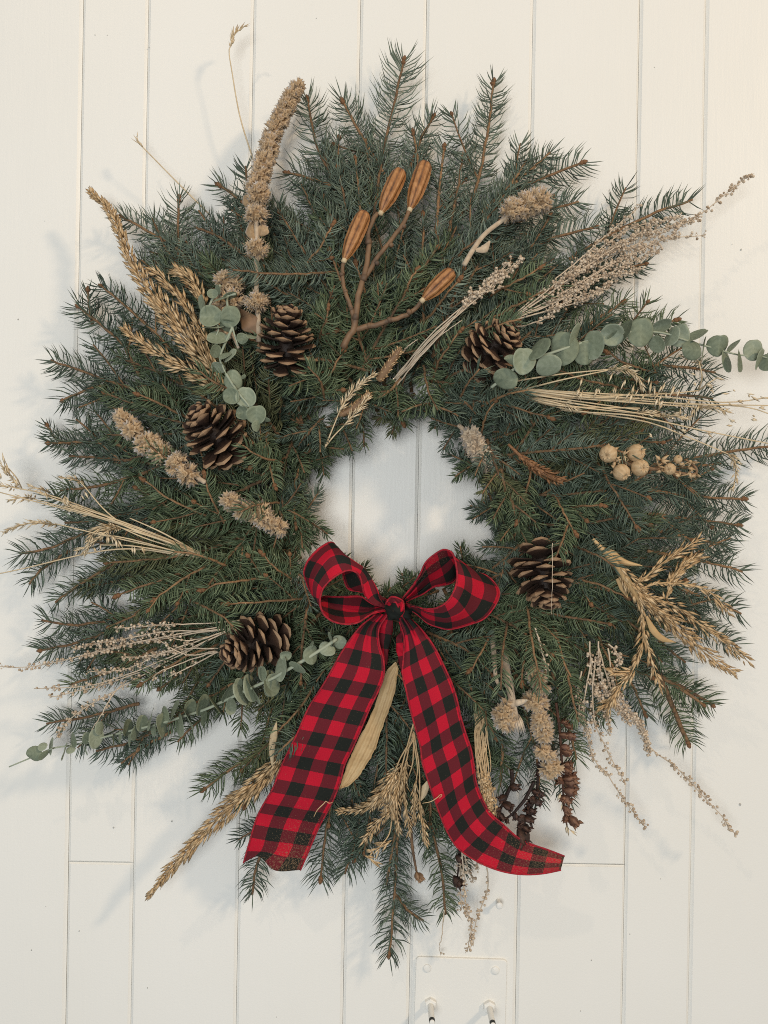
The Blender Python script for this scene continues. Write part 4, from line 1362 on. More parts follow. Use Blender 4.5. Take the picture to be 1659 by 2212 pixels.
spray("artemisia_spray", "pale bundle of thin artemisia stems slanting over the greenery above the opening", T11, [
    ([(880, 812), (1040, 620), (1270, 400), (1450, 260), (1640, 95)], 40, .72), ([(900, 815), (1060, 610), (1280, 400), (1520, 150)], 40, .7),
    ([(905, 800), (1080, 600), (1260, 430), (1560, 170)], 36, .7), ([(890, 805), (1100, 560), (1290, 390), (1600, 110)], 24, .75),
    ([(930, 780), (1100, 600), (1300, 370), (1480, 190)], 30, .7), ([(920, 790), (1010, 690), (1180, 500), (1340, 290)], 24, .8),
    ([(1250, 430), (1350, 330), (1540, 260)], 12, .5), ([(900, 850), (1000, 730), (1160, 560), (1300, 460)], 0, .5),
    ([(930, 640), (980, 600), (1050, 560)], 0, .5), ([(900, 800), (1100, 590), (1380, 300), (1650, 90)], 20, .8)], [-.006, .018, .022])
spray("artemisia_spray", "cream beaded stems fanning left from the cone beside the bow", T02, [
    ([(1490, 770), (1200, 790), (900, 805), (690, 825)], 43, .5), ([(1420, 815), (1000, 840), (700, 890), (430, 935)], 93, .35),
    ([(1400, 815), (950, 880), (700, 920), (400, 1000), (200, 1040), (60, 1050), (-10, 1042)], 68, .3), ([(1310, 940), (1000, 960), (750, 1065), (530, 1082)], 68, .3),
    ([(1390, 825), (1000, 1000), (700, 1110), (500, 1160), (210, 1172)], 37, .3), ([(1330, 850), (950, 1050), (700, 1190), (480, 1320), (390, 1400), (330, 1480)], 74, .35),
    ([(1310, 965), (1150, 1040), (1020, 1100)], 9, .4), ([(760, 1130), (660, 1270), (570, 1430)], 4, .3), ([(850, 1080), (600, 1160), (430, 1205), (290, 1240)], 24, .3),
    ([(1440, 790), (1000, 870), (600, 960), (480, 1000)], 68, .35), ([(1300, 960), (1120, 980), (950, 900)], 14, .4), ([(1250, 870), (1150, 885), (1040, 875)], 6, .5),
    ([(1380, 830), (1100, 930), (880, 990), (740, 1000)], 43, .3), ([(1300, 960), (1000, 1060), (910, 1115)], 7, .6)], [-.004, .020, .022])
spray("artemisia_spray", "grey beaded artemisia spray trailing down at the lower right", ident, [
    (T22([(640, 930), (750, 1250), (870, 1380), (950, 1540), (1080, 1640)]) + T23([(1190, 220), (1300, 340), (1390, 440), (1410, 500), (1460, 525)]), 120, .12),
    (T22([(600, 1000), (540, 1300), (570, 1480), (620, 1620)]) + T23([(690, 150), (740, 230), (830, 360), (930, 482)]), 110, .1),
    (T22([(620, 1000), (600, 1200), (620, 1400), (680, 1520), (740, 1650)]) + T23([(800, 215)]), 50, .2),
    (T22([(700, 940), (730, 1150), (800, 1280), (900, 1400), (940, 1560)]), 190, .15), (T22([(640, 900), (650, 1060), (720, 1240), (850, 1380)]), 150, .1),
    (T22([(590, 900), (600, 1100), (640, 1200), (700, 1330), (712, 1450)]), 90, .1), (T22([(700, 920), (760, 1000), (740, 1060)]), 40, .2),
    (T22([(540, 1080), (520, 1200), (550, 1350), (600, 1450)]), 60, .2), (T22([(260, 820), (300, 950), (330, 1080), (310, 1000)]), 30, .1)], .014)
bsp = [([(x0, 640 + 25 * (i % 4)), (20 + 14 * (i % 10), 1000), (42 + 16 * (i % 9), 1300), (92 + 15 * (i % 8), 1550), (150 + 14 * (i % 6), 1740 + 25 * (i % 3))], 9, .55) for i, x0 in
       enumerate(np.linspace(20, 130, 24))]
spray("artemisia_spray", "upright tan bundle of dry stems close along the right bow tail", ZF, bsp, [-.02, .014, .018, .018], mat=M_GOLD, stem_r=.0006)
spray("artemisia_spray", "beaded strands dangling below the curved end of the bow tail", T13, [
    ([(1290, 560), (1308, 800), (1318, 950), (1355, 1060), (1330, 1225)], 70, .1), ([(1445, 650), (1452, 820), (1410, 950), (1372, 1060), (1362, 1185)], 30, .1),
    ([(1300, 600), (1340, 760), (1360, 830)], 14, .3), ([(1390, 640), (1400, 740)], 8, .4), ([(1310, 620), (1290, 760), (1300, 980)], 30, .2)], h=[.075, .05, .04])
spray("hanging_fibre", "lone thin fibre hanging down to the top of the metal plate", T13, [([(1190, 980), (1175, 1120), (1162, 1200), (1172, 1248)], 2, .9)], h=[.045, .03, .012], stem_r=.0007, cat="plant fibre")
spray("hanging_fibre", "fine pale thread crossing the cone right of the bow", Zm(1640, 1740, 1659 / 260), [([(1025, 180), (1010, 700), (1005, 1200), (1003, 1640)], 0, .5)], off=.064, stem_r=.0004, cat="plant fibre")


# ------------------------------------------------------------------ woolly flower spikes
def calyx_cluster(mb, c, rad, axis=(0, 0, 1), n=26, stretch=1.0, cup=.0066):
    """a whorl of little star-mouthed woolly cups"""
    axis = unit(axis)
    k = np.arange(n) + .5
    ph = np.arccos(1 - 2 * k / n)
    th = k * 2.39996 + rng.random() * 6
    d = np.stack([np.cos(th) * np.sin(ph), np.sin(th) * np.sin(ph), np.cos(ph)], 1)
    d = unit(d + rng.normal(0, .25, d.shape))
    al = d @ axis
    pos = c + (d + axis * (al * (stretch - 1))[:, None]) * rad * .55
    a = unit(np.cross(d, (0.3, .5, .8)))
    b = np.cross(d, a)
    sz = cup * rng.uniform(.8, 1.25, n)
    ang = np.linspace(0, TWO_PI, 10, endpoint=False)
    ro = np.where(np.arange(10) % 2 == 0, 1.0, .62)
    zo = np.where(np.arange(10) % 2 == 0, 1.25, .85)
    ring0 = pos[:, None] + sz[:, None, None] * .35 * (np.cos(ang)[None, :, None] * a[:, None] + np.sin(ang)[None, :, None] * b[:, None])
    ring1 = pos[:, None] + sz[:, None, None] * (.75 * ro[None, :, None] * (np.cos(ang)[None, :, None] * a[:, None] + np.sin(ang)[None, :, None] * b[:, None]) + zo[None, :, None] * d[:, None])
    cen = pos + d * (sz * .55)[:, None]
    v = np.concatenate([ring0, ring1, cen[:, None]], 1)
    f = []
    for i in range(10):
        j = (i + 1) % 10
        f += [(i, j, 10 + j), (i, 10 + j, 10 + i), (10 + i, 10 + j, 20)]
    t = np.concatenate([np.full((n, 10), .35), np.broadcast_to(np.where(np.arange(10) % 2 == 0, .95, .6), (n, 10)), np.full((n, 1), .02)], 1) + rng.uniform(-.12, .12, (n, 1))
    mb.many(v, f, np.clip(t, 0, 1))
    # wool
    m = n * 5
    dd = unit(rng.normal(size=(m, 3)))
    p = c + (dd + axis * ((dd @ axis) * (stretch - 1))[:, None]) * rad * rng.uniform(.55, .95, m)[:, None]
    mb.lenses(p, p + unit(dd + rng.normal(0, .5, dd.shape)) * (rad * rng.uniform(.25, .45, m))[:, None], .0009, .6, rng.uniform(.4, 1, m))
    mb.balls(c[None], rad * .62, .25)


def woolly(label, stem, off, clusters, stem_r=.0028, mat=None, name="woolly_flower_spike", cup=.0060):
    c = path(stem, off, m=30) if not isinstance(off, dict) else path(stem, m=30, **off)
    o = thing(name, label, "dried flower", c[0])
    mb = MB()
    mb.tube(c, [stem_r, stem_r * .9, stem_r * .6], 7, .5)
    part("stem", mb, M_WSTEM, o)
    T = tangents(c)
    for (d, rad, n, st) in clusters:
        i = None
        hh = np.interp(0, [0], [0])
        # height of the nearest stem point
        k = np.argmin(np.linalg.norm(c[:, [0, 2]] - P(d[0], d[1], -c[:, 1].mean())[[0, 2]], axis=1))
        cc = P(d[0], d[1], -c[k, 1] + .003)
        mb = MB()
        calyx_cluster(mb, cc, rad * .92, T[k], max(9, int(n * .85)), st, cup)
        part("flower_cluster", mb, mat or M_WOOL, o)
    return o


L1 = ZE([(650, 80), (560, 230), (470, 400), (400, 560), (345, 720), (290, 880), (250, 1050), (205, 1220), (180, 1400), (190, 1560), (190, 1800), (190, 1900)]) + ZD(
    [(830, 300), (850, 500), (862, 900)])
cl = []
cA = catmull(np.array(ZE([(650, 85), (560, 230), (470, 400), (400, 560), (345, 720), (290, 880), (250, 1050), (205, 1220), (200, 1310)])), 19)
for i, p in enumerate(cA):
    cl.append(((p[0] + rng.normal(0, 1.5), p[1] + rng.normal(0, 1.5)), np.interp(i, [0, 3, 18], [.0085, .0125, .0150]), 26, 1.0))
cl += [(ZE([(190, 1530)])[0], .0165, 40, .8), (ZE([(190, 1900)])[0], .0160, 36, .75), (ZD([(830, 360)])[0], .0170, 44, .75)]
w1 = woolly("tall arching tan woolly flower spike at the top left of the wreath", L1[::-1], dict(h=[.105, .110, .105, .075, .06, .055]), cl, .0030, cup=.0048)
for pts, wd in [([(150, 1590), (140, 1700), (150, 1800)], [.010, .018, .004]), ([(220, 1640), (270, 1690), (325, 1720)], [.010, .016, .003]), ([(70, 1290), (90, 1360), (130, 1420)], [.008, .014, .003])]:
    blade("leaf", ZE(pts), wd, w1, M_WOOL, .036, fold=.6)
w2 = woolly("partly hidden woolly flower stem behind the eucalyptus at upper left", ZD([(420, 20), (430, 250), (450, 480), (480, 750), (580, 990)]), .010,
            [(ZD([(410, 60)])[0], .014, 30, .9), (ZD([(560, 110)])[0], .010, 18, .9), (ZD([(480, 330)])[0], .017, 34, .8), (ZD([(330, 420)])[0], .010, 18, .8), (ZD([(360, 770)])[0], .008, 14, 1)])
blade("leaf", ZD([(830, 560), (740, 640), (640, 740)]), [.006, .044, .026, .004], w2, M_PSTEM, .012, fold=.3)
woolly("grey woolly flower spike on the left, below the open pine cone", T01([(1230, 1420), (1060, 1310), (880, 1190), (740, 1030)]), [.014, .020],
       [(p, r, n, 1.0) for p, r, n in zip(T01([(735, 1040), (765, 1075), (800, 1110), (875, 1190), (905, 1175), (960, 1240), (1060, 1315), (1075, 1290), (1130, 1372)]),
                                        [.010, .009, .0125, .014, .010, .015, .0145, .009, .014], [18, 14, 28, 32, 18, 36, 32, 16, 30])])
woolly("tan woolly flower spike left of the opening, half sunk in needles", T01([(1700, 1700), (1560, 1610), (1370, 1520)]), .012,
       [(p, r, 30, 1.0) for p, r in zip(T01([(1385, 1530), (1455, 1585), (1560, 1610), (1600, 1650), (1665, 1690)]), [.010, .012, .016, .011, .010])])
w5 = woolly("cream woolly flower head on a bent stem at the upper right", T10([(1310, 1590), (1370, 1490), (1440, 1400), (1560, 1310)]) + T20([(200, 1240), (290, 1210)]), .022,
            [(p, r, n, 1.0) for p, r, n in zip(T20([(110, 1270), (140, 1250), (200, 1235), (250, 1210), (295, 1205)]), [.014, .015, .018, .017, .016], [20, 26, 36, 34, 32])], .0030)
blade("leaf", T10([(1380, 1500), (1430, 1490), (1465, 1445)]), [.004, .010, .002], w5, M_WSTEM, .024, fold=.6)
woolly("small tan woolly spike on the right rim of the opening", T11([(1275, 1075), (1350, 1150), (1440, 1300)]), .012,
       [(p, r, 28, 1.0) for p, r in zip(T11([(1345, 1140), (1375, 1190), (1395, 1225), (1430, 1270), (1450, 1295)]), [.011, .013, .016, .016, .013])], mat=M_WSTEM)
woolly("pale woolly flower stem hanging at the lower right under the branches", ZF([(580, 200), (620, 640), (680, 830), (710, 1050), (790, 1320)]), [.0, .016, .018],
       [(p, r, n, 1.0) for p, r, n in zip(ZF([(615, 340), (640, 400), (690, 470), (600, 620), (655, 650), (670, 800), (690, 880), (705, 955), (690, 1120), (745, 1150), (750, 1300), (820, 1285)]),
                                        [.0085, .009, .008, .0115, .011, .009, .0105, .0095, .0080, .007, .0085, .007], [24, 24, 20, 36, 34, 30, 34, 30, 22, 18, 26, 18])], .0022)
w8 = woolly("thick cream woolly stalk with a frayed cut end at the lower right", ZF([(290, 40), (330, 300), (380, 560), (410, 720), (450, 860)]), [-.03, .016, .022, .022],
            [(ZF([(300, 760)])[0], .012, 26, 1.0), (ZF([(330, 830)])[0], .012, 28, 1.0), (ZF([(340, 690)])[0], .010, 14, 1)], .0055)
mb = MB()
q0 = P(*ZF([(425, 760)])[0], surf(*ZF([(425, 760)])[0]) + .024)
dq = unit(P(*ZF([(455, 870)])[0], .1) - P(*ZF([(425, 760)])[0], .1))
R = unit(np.cross(dq, rng.normal(size=(40, 3))))
mb.lenses(q0 + R * .004, q0 + dq * rng.uniform(.018, .026, (40, 1)) + R * .0065, .0026, .6, rng.uniform(.5, 1, 40))
mb.tube(path(ZF([(430, 640), (490, 625), (540, 608)]), .024, m=8), [.004, .0035, .0012], 7, .7)
part("frayed_end", mb, M_WSTEM, w8)
woolly("thin bare cream stick end beside the bow's right loop", ZF([(190, -60), (200, 60), (215, 250), (228, 390), (262, 465)]), [-.03, .010, .018, .02], [], .0034)


# ------------------------------------------------------------------ long ribbed seed pods on their stem
def tlist(T, pts):
    return T(pts)


base_pts = T11([(590, 600), (640, 490)])
pods = thing("seed_pod_stem", "branched brown stem with four long ribbed seed pods at the top centre", "seed pods", P(*base_pts[0], surf(*base_pts[0]) + .01))
PO = [.022, .028, .030]
stems = [
    (T11([(585, 610), (620, 530), (648, 480), (680, 290), (715, 170), (735, 40)]) + T10([(738, 1400), (770, 1330), (800, 1290)]), [.0040, .0032, .0027]),
    (T11([(645, 470), (638, 400), (612, 320), (578, 200), (574, 130), (588, 90)]), [.0028, .0023, .0021]),
    (T11([(715, 195), (770, 125), (860, 10)]) + T10([(900, 1430), (945, 1360), (985, 1265)]), [.0028, .0026, .0024]),
    (T11([(640, 500), (700, 488), (800, 465), (950, 412), (1010, 378), (1060, 330)]), [.0036, .0029, .0024]),
]
for pts, r in stems:
    mb = MB()
    pc_ = path(pts, PO, m=30)
    mb.tube(pc_ + np.cumsum(rng.normal(0, .0004, pc_.shape), 0), r, 8, .35)
    for q in (6, 14, 22):
        mb.tube(pc_[q:q + 2], r[1] * 1.22, 8, .2)
    part("stem", mb, M_PSTEM, pods)
for T, a, b, wd, in [(T10, (592, 1560), (718, 1268), .0090), (T10, (812, 1275), (934, 1016), .0092), (T10, (985, 1255), (1082, 970), .0092), (T11, (1062, 325), (1245, 148), .0082)]:
    d0, d1 = T([a, b])
    p0, p1 = P(*d0, surf(*d0) + .030), P(*d1, surf(*d1) + .040)
    ax = p1 - p0
    L = np.linalg.norm(ax)
    ax = ax / L
    s = unit(np.cross(ax, (0, -1, 0)))
    n_ = np.cross(s, ax)
    u = np.linspace(0, 1, 26)
    prof = wd * np.interp(u, [0, .05, .15, .35, .7, .88, .96, 1], [.28, .42, .66, .92, 1.0, .92, .74, .30])
    ang = np.linspace(0, TWO_PI, 49)
    rib = 1 + .13 * np.cos(6 * ang + .6)[None] * np.clip(np.sin(u * math.pi), .25, 1)[:, None] + .03 * np.cos(12 * ang)[None]
    g = p0 + ax * (u * L)[:, None, None] + (prof[:, None] * rib)[..., None] * (np.cos(ang)[None, :, None] * s + np.sin(ang)[None, :, None] * n_)
    ti = .60 + .13 * np.cos(6 * ang + .6)[None] * np.ones((26, 1)) + .10 * rng.normal(size=(26, 49)) + .06 * np.cos(18 * ang)[None]
    ti = np.where((np.cos(6 * ang + .6) < -.80)[None], .15, ti) * np.where(u > .95, .35, 1)[:, None]
    mb = MB()
    mb.grid(g, np.clip(ti, 0, 1))
    po = part("pod", mb, M_POD, pods)
    mb = MB()
    mb.tube(np.array([p0 - ax * .003, p0 - ax * .0005, p0 + ax * .002]), .0031, 10, .45)
    part("collar", mb, M_PALE, po)

# ------------------------------------------------------------------ round capsules
rs = ZR([(380, 470), (480, 470), (600, 520), (850, 572), (960, 582), (1180, 620), (1300, 640), (1430, 645), (1455, 590), (1400, 520), (1310, 460)])
rc = thing("round_capsule_stem", "stem of round tan seed capsules on the right side of the wreath", "seed pods", P(*rs[0], surf(*rs[0]) + .02))
mb = MB()
mb.tube(path(rs, .022, m=40), [.0026, .0024, .0018, .0012], 7, .45)
part("stem", mb, M_PSTEM, rc)
for (x, y, r, dr) in [(315, 385, 112, (-.5, .3)), (672, 372, 114, (.6, -.2)), (485, 622, 108, (.4, .6)), (722, 560, 114, (.2, .1)), (1105, 580, 78, (-.5, .1)), (1212, 455, 56, (-.2, -.7))]:
    d = ZR([(x, y)])[0]
    c = P(*d, surf(*d) + .030)
    R = r / (1659 / 420) * .0004 * .87
    mth = unit(np.array((dr[0], -.8, -dr[1])))
    a = unit(np.cross(mth, (.2, .1, .9)))
    b = np.cross(mth, a)
    ph = np.linspace(0, math.pi, 15)
    th = np.linspace(0, TWO_PI, 33)
    lob = 1 + .016 * np.cos(9 * th)[None] * np.sin(ph)[:, None] ** .5 + rng.normal(0, .012, (15, 33))
    lob[:, -1] = lob[:, 0]
    rr = R * lob * (1 - .30 * np.exp(-(ph / .30) ** 2))[:, None]
    g = c + (rr * np.cos(ph)[:, None])[..., None] * mth + (rr * np.sin(ph)[:, None])[..., None] * (np.cos(th)[None, :, None] * a + np.sin(th)[None, :, None] * b)
    mb = MB()
    mb.grid(g, np.clip(.60 + .12 * np.cos(9 * th)[None] + rng.normal(0, .06, (15, 33)) - .8 * np.exp(-(ph / .16) ** 2)[:, None] + 0 * th[None], 0, 1))
    cap = part("capsule", mb, M_ROUND, rc)
    mb = MB()
    t5 = np.arange(5) * TWO_PI / 5
    q = c + mth * R * .72 + .18 * R * (np.cos(t5)[:, None] * a + np.sin(t5)[:, None] * b)
    mb.lenses(q, q + (np.cos(t5)[:, None] * a + np.sin(t5)[:, None] * b) * R * .45 + mth * R * .35, R * .35, .4, .8)
    q = c - mth * R * .8 + .4 * R * (np.cos(t5)[:, None] * a + np.sin(t5)[:, None] * b)
    mb.lenses(q, q + (np.cos(t5)[:, None] * a + np.sin(t5)[:, None] * b) * R * .7 - mth * R * .25, R * .5, .3, .6)
    part("calyx", mb, M_ROUND, cap)
mb = MB()
for (x, y) in [(400, 470), (960, 540), (1000, 600), (990, 470), (1290, 520), (1340, 560), (1360, 620), (1450, 660), (1240, 670), (500, 400), (1390, 500)]:
    d = ZR([(x, y)])[0]
    c = P(*d, surf(*d) + .026)
    for q in range(4):
        dd = unit(rng.normal(size=3) + np.array((0, -.6, 0)))
        mb.lenses((c - dd * .002)[None], (c + dd * rng.uniform(.007, .014))[None], .005, .35, rng.uniform(.3, .9))
part("dried_bract", mb, M_ROUND, rc, kind="stuff")


# ------------------------------------------------------------------ dark seed stems
def seed_stem(label, stem, podlist, mat, off, stem_r=.0017, r=.0052):
    c = path(stem, m=30, **off)
    o = thing("seed_capsule_stem", label, "seed stem", c[0])
    mb = MB()
    mb.tube(c, [stem_r, stem_r * .9, stem_r * .6], 6, .3)
    part("stem", mb, mat, o)
    for d, s, dr in podlist:
        k = np.argmin(np.linalg.norm(c[:, [0, 2]] - P(d[0], d[1], -c[:, 1].mean())[[0, 2]], axis=1))
        cc = P(d[0], d[1], -c[k, 1] + .004)
        dd = unit(np.array((dr[0], -.5, -dr[1])) + rng.normal(0, .15, 3))
        mb = MB()
        a = unit(np.cross(dd, (.3, .2, .9)))
        b = np.cross(dd, a)
        ph = np.linspace(0, 1, 9)
        th = np.linspace(0, TWO_PI, 19)
        R = r * s
        R = R * rng.uniform(.8, 1.1)
        rad = R * .86 * np.interp(ph, [0, .15, .5, .8, 1], [.15, .65, 1.0, .75, .30])
        lob = 1 + .26 * np.cos(3 * th + rng.random() * 6)
        g = cc + dd * ((ph - .45) * R * 2.5)[:, None, None] + (rad[:, None] * lob[None])[..., None] * (np.cos(th)[None, :, None] * a + np.sin(th)[None, :, None] * b)
        mb.grid(g, np.clip(.4 + .3 * np.cos(3 * th)[None] + .25 * ph[:, None], 0, 1))
        t3 = np.arange(5) * TWO_PI / 5 + rng.random()
        e = cc + dd * R * .5 + (np.cos(t3)[:, None] * a + np.sin(t3)[:, None] * b) * R * .4
        mb.lenses(e, e + dd * R * rng.uniform(.9, 1.3, (5, 1)) + (np.cos(t3)[:, None] * a + np.sin(t3)[:, None] * b) * R * .75, R * .75, .3, rng.uniform(.4, 1, 5))
        mb.lenses(c[k][None], (cc - dd * R)[None], .0016, 1, .3)
        part("seed_capsule", mb, mat, o)
    return o


F_ = lambda lst: [(ZF([(x, y)])[0], s, dr) for x, y, s, dr in lst]
ss = seed_stem("reddish brown stem packed with seed capsules, hanging lowest at the lower right", ZF([(830, 640), (865, 900), (885, 1200), (900, 1500), (912, 1700), (940, 1880)]),
               F_([(905, 830, .9, (1, -.3)), (955, 870, .9, (1, 0)), (900, 960, .9, (1, .1)), (970, 970, 1.0, (1, -.2)), (915, 1080, 1.0, (1, .3)), (930, 1130, 1.0, (1, 0)), (940, 1260, 1.1, (1, -.1)),
                   (930, 1310, 1, (1, .2)), (875, 1420, 1.0, (-.6, -.3)), (960, 1390, 1.3, (1, -.3)), (975, 1440, 1.3, (1, -.1)), (965, 1520, 1.3, (1, .1)), (900, 1590, .9, (-.4, .3)),
                   (930, 1600, 1.1, (.7, .3)), (930, 1700, 1.0, (.6, .3)), (935, 1740, .9, (.7, .1)), (1000, 1815, 1.5, (.9, .3)), (925, 1790, .8, (-.2, .8))]), M_RUST, dict(off=[.004, .016]), r=.0050)
mb = MB()
for a, b in [((935, 1850), (960, 1980)), ((960, 1900), (1045, 1975)), ((970, 1910), (1050, 1945)), ((940, 1860), (930, 1950)), ((880, 1540), (840, 1620)), ((890, 1640), (880, 1730))]:
    d0, d1 = ZF([a, b])
    mb.lenses(P(*d0, surf(*d0) + .018)[None], P(*d1, surf(*d1) + .022)[None], .004, .4, .8)
part("dry_bract", mb, M_PALE, ss, kind="stuff")
seed_stem("dark brown stem of open capsules ending in a round ball above the curved tail", ZF([(670, 1100), (650, 1370), (630, 1550), (570, 1700), (520, 1800), (470, 1900), (450, 1950)]),
          F_([(670, 1250, .9, (.6, -.3)), (660, 1330, .9, (-.5, 0)), (620, 1530, 1.1, (.8, -.2)), (660, 1550, 1.1, (.9, 0)), (600, 1610, 1.1, (-.6, .2)), (640, 1630, 1.1, (.8, .4)), (570, 1650, 1.0, (-.7, 0)),
              (540, 1710, 1.1, (-.4, -.4)), (580, 1720, 1.1, (.9, .2)), (490, 1790, 1.1, (-.7, 0)), (550, 1800, 1.2, (.9, .1)), (500, 1840, 1.0, (-.3, .3)), (515, 1885, 1.1, (.7, .4)), (470, 1870, .9, (-.6, .3)),
              (488, 1965, 1.9, (.2, .8))]), M_DARK, dict(off=[.0, .012]), r=.0047)
seed_stem("bare dark twig with a few buds running down to the curved tail", ZF([(610, 1430), (520, 1600), (440, 1700), (400, 1745), (300, 1820)]),
          F_([(425, 1770, .8, (-.1, 1)), (340, 1810, .6, (.2, 1))]), M_DARK, dict(off=.010), .0022)
seed_stem("short dark twig with knobbly capsules right beside the bow tail", ZF([(385, 1310), (390, 1440), (350, 1530), (315, 1620), (255, 1730)]),
          F_([(410, 1485, 1.0, (1, .1)), (300, 1590, .9, (-.6, .2)), (340, 1670, 1.1, (.8, .3)), (250, 1710, 1.1, (-.5, .2)), (275, 1770, 1.0, (.5, .6)), (240, 1760, .8, (-.6, .4))]), M_DARK, dict(off=.010), .0024)
seed_stem("single brown capsule twig below the bow tail, left of the dangling beads", T13([(985, 430), (1000, 600), (1020, 720), (1035, 790)]),
          [(T13([(1030, 770)])[0], .9, (.3, .8)), (T13([(1045, 775)])[0], .8, (.7, .4))], M_PSTEM, dict(h=[.07, .06, .05]), .0020)
seed_stem("dark capsules tucked behind the spruce tip below the bow tail", T13([(1280, 600), (1280, 680), (1268, 800)]),
          [(T13([(1282, 665)])[0], 1.0, (.6, .2)), (T13([(1268, 800)])[0], 1.3, (.3, .3))], M_DARK, dict(h=.055), .0014)


# ------------------------------------------------------------------ eucalyptus
def euc_leaf_mesh(seed):
    r = np.random.default_rng(seed)
    mb = MB()
    nr, na = 6, 20
    th = np.linspace(0, TWO_PI, na, endpoint=False)
    edge_ = 1 + .05 * np.cos(2 * th + r.random() * 6) + .03 * np.cos(3 * th + r.random() * 6) - .10 * np.exp(-((th - math.pi / 2) / .28) ** 2)
    v, t = [(0, 0, 0)], [.55]
    cup, tw = r.uniform(.12, .42), r.uniform(-.35, .35)
    for i in range(1, nr + 1):
        q = i / nr
        for k in range(na):
            x, y = q * edge_[k] * math.cos(th[k]), q * edge_[k] * math.sin(th[k])
            z = cup * q * q * abs(math.cos(th[k])) + tw * x * y + .03 * math.sin(5 * x + 3 * y)
            v.append((x, y, z))
            t.append(.50 + .10 * math.cos(14 * y + 8 * abs(x)) + (.18 if i == nr else 0) + (.15 if abs(x) < .06 else 0))
    f3 = [(0, 1 + k, 1 + (k + 1) % na) for k in range(na)]
    f4 = [(1 + (i - 1) * na + k, 1 + i * na + k, 1 + i * na + (k + 1) % na, 1 + (i - 1) * na + (k + 1) % na) for i in range(1, nr) for k in range(na)]
    mb.add(v, f3, f4, t)
    return mb.mesh("leaf", M_EUC)


LEAF = [euc_leaf_mesh(s) for s in range(6)]


def euc_leaf(parent, T, x, y, rx, ry, rot, off, tilt=None, scale=1.0):
    """elliptic outline rx, ry (in T's pixels); narrow ones are round leaves turned edge-on"""
    d, d2 = T([(x, y), (x + 1, y)])
    pxm = (d2[0] - d[0]) / F
    c = P(*d, surf(*d) + off)
    k = 1 - (surf(*d) + off)
    big = max(rx, ry) * pxm * k * scale
    small = min(rx, ry) * pxm * k * scale
    dep = max(big * .86, small)
    t = math.acos(min(1, small / dep)) * (1 if rng.random() < .5 else -1)
    # leaf axis along the long direction
    a = math.radians(rot) + (math.pi / 2 if rx > ry else 0)
    m = (Matrix.Translation(Vector(c)) @ Matrix.Rotation(math.pi / 2, 4, 'X') @ Matrix.Rotation(-a, 4, 'Z') @ Matrix.Rotation(t, 4, 'Y')
         @ Matrix.Rotation(rng.normal(0, .12), 4, 'X') @ Matrix.Diagonal((dep, big, big * rng.choice([-1, 1]) * (1.0 if small > .7 * big else .35), 1)))
    o = inst("leaf", LEAF[rng.integers(0, 6)], parent, m)
    sm = o.modifiers.new("thickness", 'SOLIDIFY')
    sm.thickness = .02
    return o


def euc(label, T, stem_lists, leaves, off, scale=1.0):
    st = T(stem_lists[0])
    o = thing("eucalyptus_sprig", label, "eucalyptus", P(*st[0], surf(*st[0]) + off))
    for s in stem_lists:
        mb = MB()
        mb.tube(path(T(s), off, m=30), [.0018, .0014, .0008], 6, .85)
        part("stem", mb, M_EUC, o)
    for l in leaves:
        x, y, rx, ry = l[:4]
        euc_leaf(o, T, x, y, rx, ry, l[4] if len(l) > 4 else 0, off + rng.uniform(-.004, .008), scale=scale)
    return o


euc("round leaved silver green eucalyptus sprig stretching off the right edge", T21,
    [[(0, 850), (180, 710), (370, 640), (520, 590), (660, 545), (800, 520), (950, 515), (1060, 530), (1170, 570), (1300, 605), (1400, 635), (1510, 660), (1600, 660), (1720, 690)]],
    [(85, 800, 75, 60, 10), (190, 690, 72, 85), (285, 615, 42, 82, 20), (345, 722, 82, 56, 0), (440, 612, 86, 102), (505, 540, 30, 82, 12), (562, 640, 72, 74), (615, 592, 52, 86),
     (725, 530, 76, 58), (740, 555, 60, 40, -20), (803, 515, 20, 82, 5), (895, 520, 82, 86), (1020, 478, 70, 32, -18), (995, 590, 58, 30, 50), (1080, 540, 24, 66, 8), (1130, 538, 50, 70),
     (1205, 625, 62, 60), (1235, 538, 72, 24, -28), (1275, 610, 20, 70, 8), (1365, 600, 62, 70), (1412, 690, 46, 70), (1452, 598, 52, 20, -35), (1482, 690, 36, 70), (1570, 627, 60, 64), (1612, 680, 34, 70, 15),
     (1655, 700, 30, 58), (110, 690, 40, 30, 20), (1700, 660, 40, 50)], .034)
lv = []
stem_e2 = T02([(215, 1585), (320, 1540), (450, 1520), (600, 1480), (760, 1440), (930, 1400), (1100, 1350), (1250, 1300), (1400, 1230), (1550, 1160), (1659, 1110)]) + T12([(180, 1110), (320, 1030), (480, 930), (545, 885)])
id_leaves = []
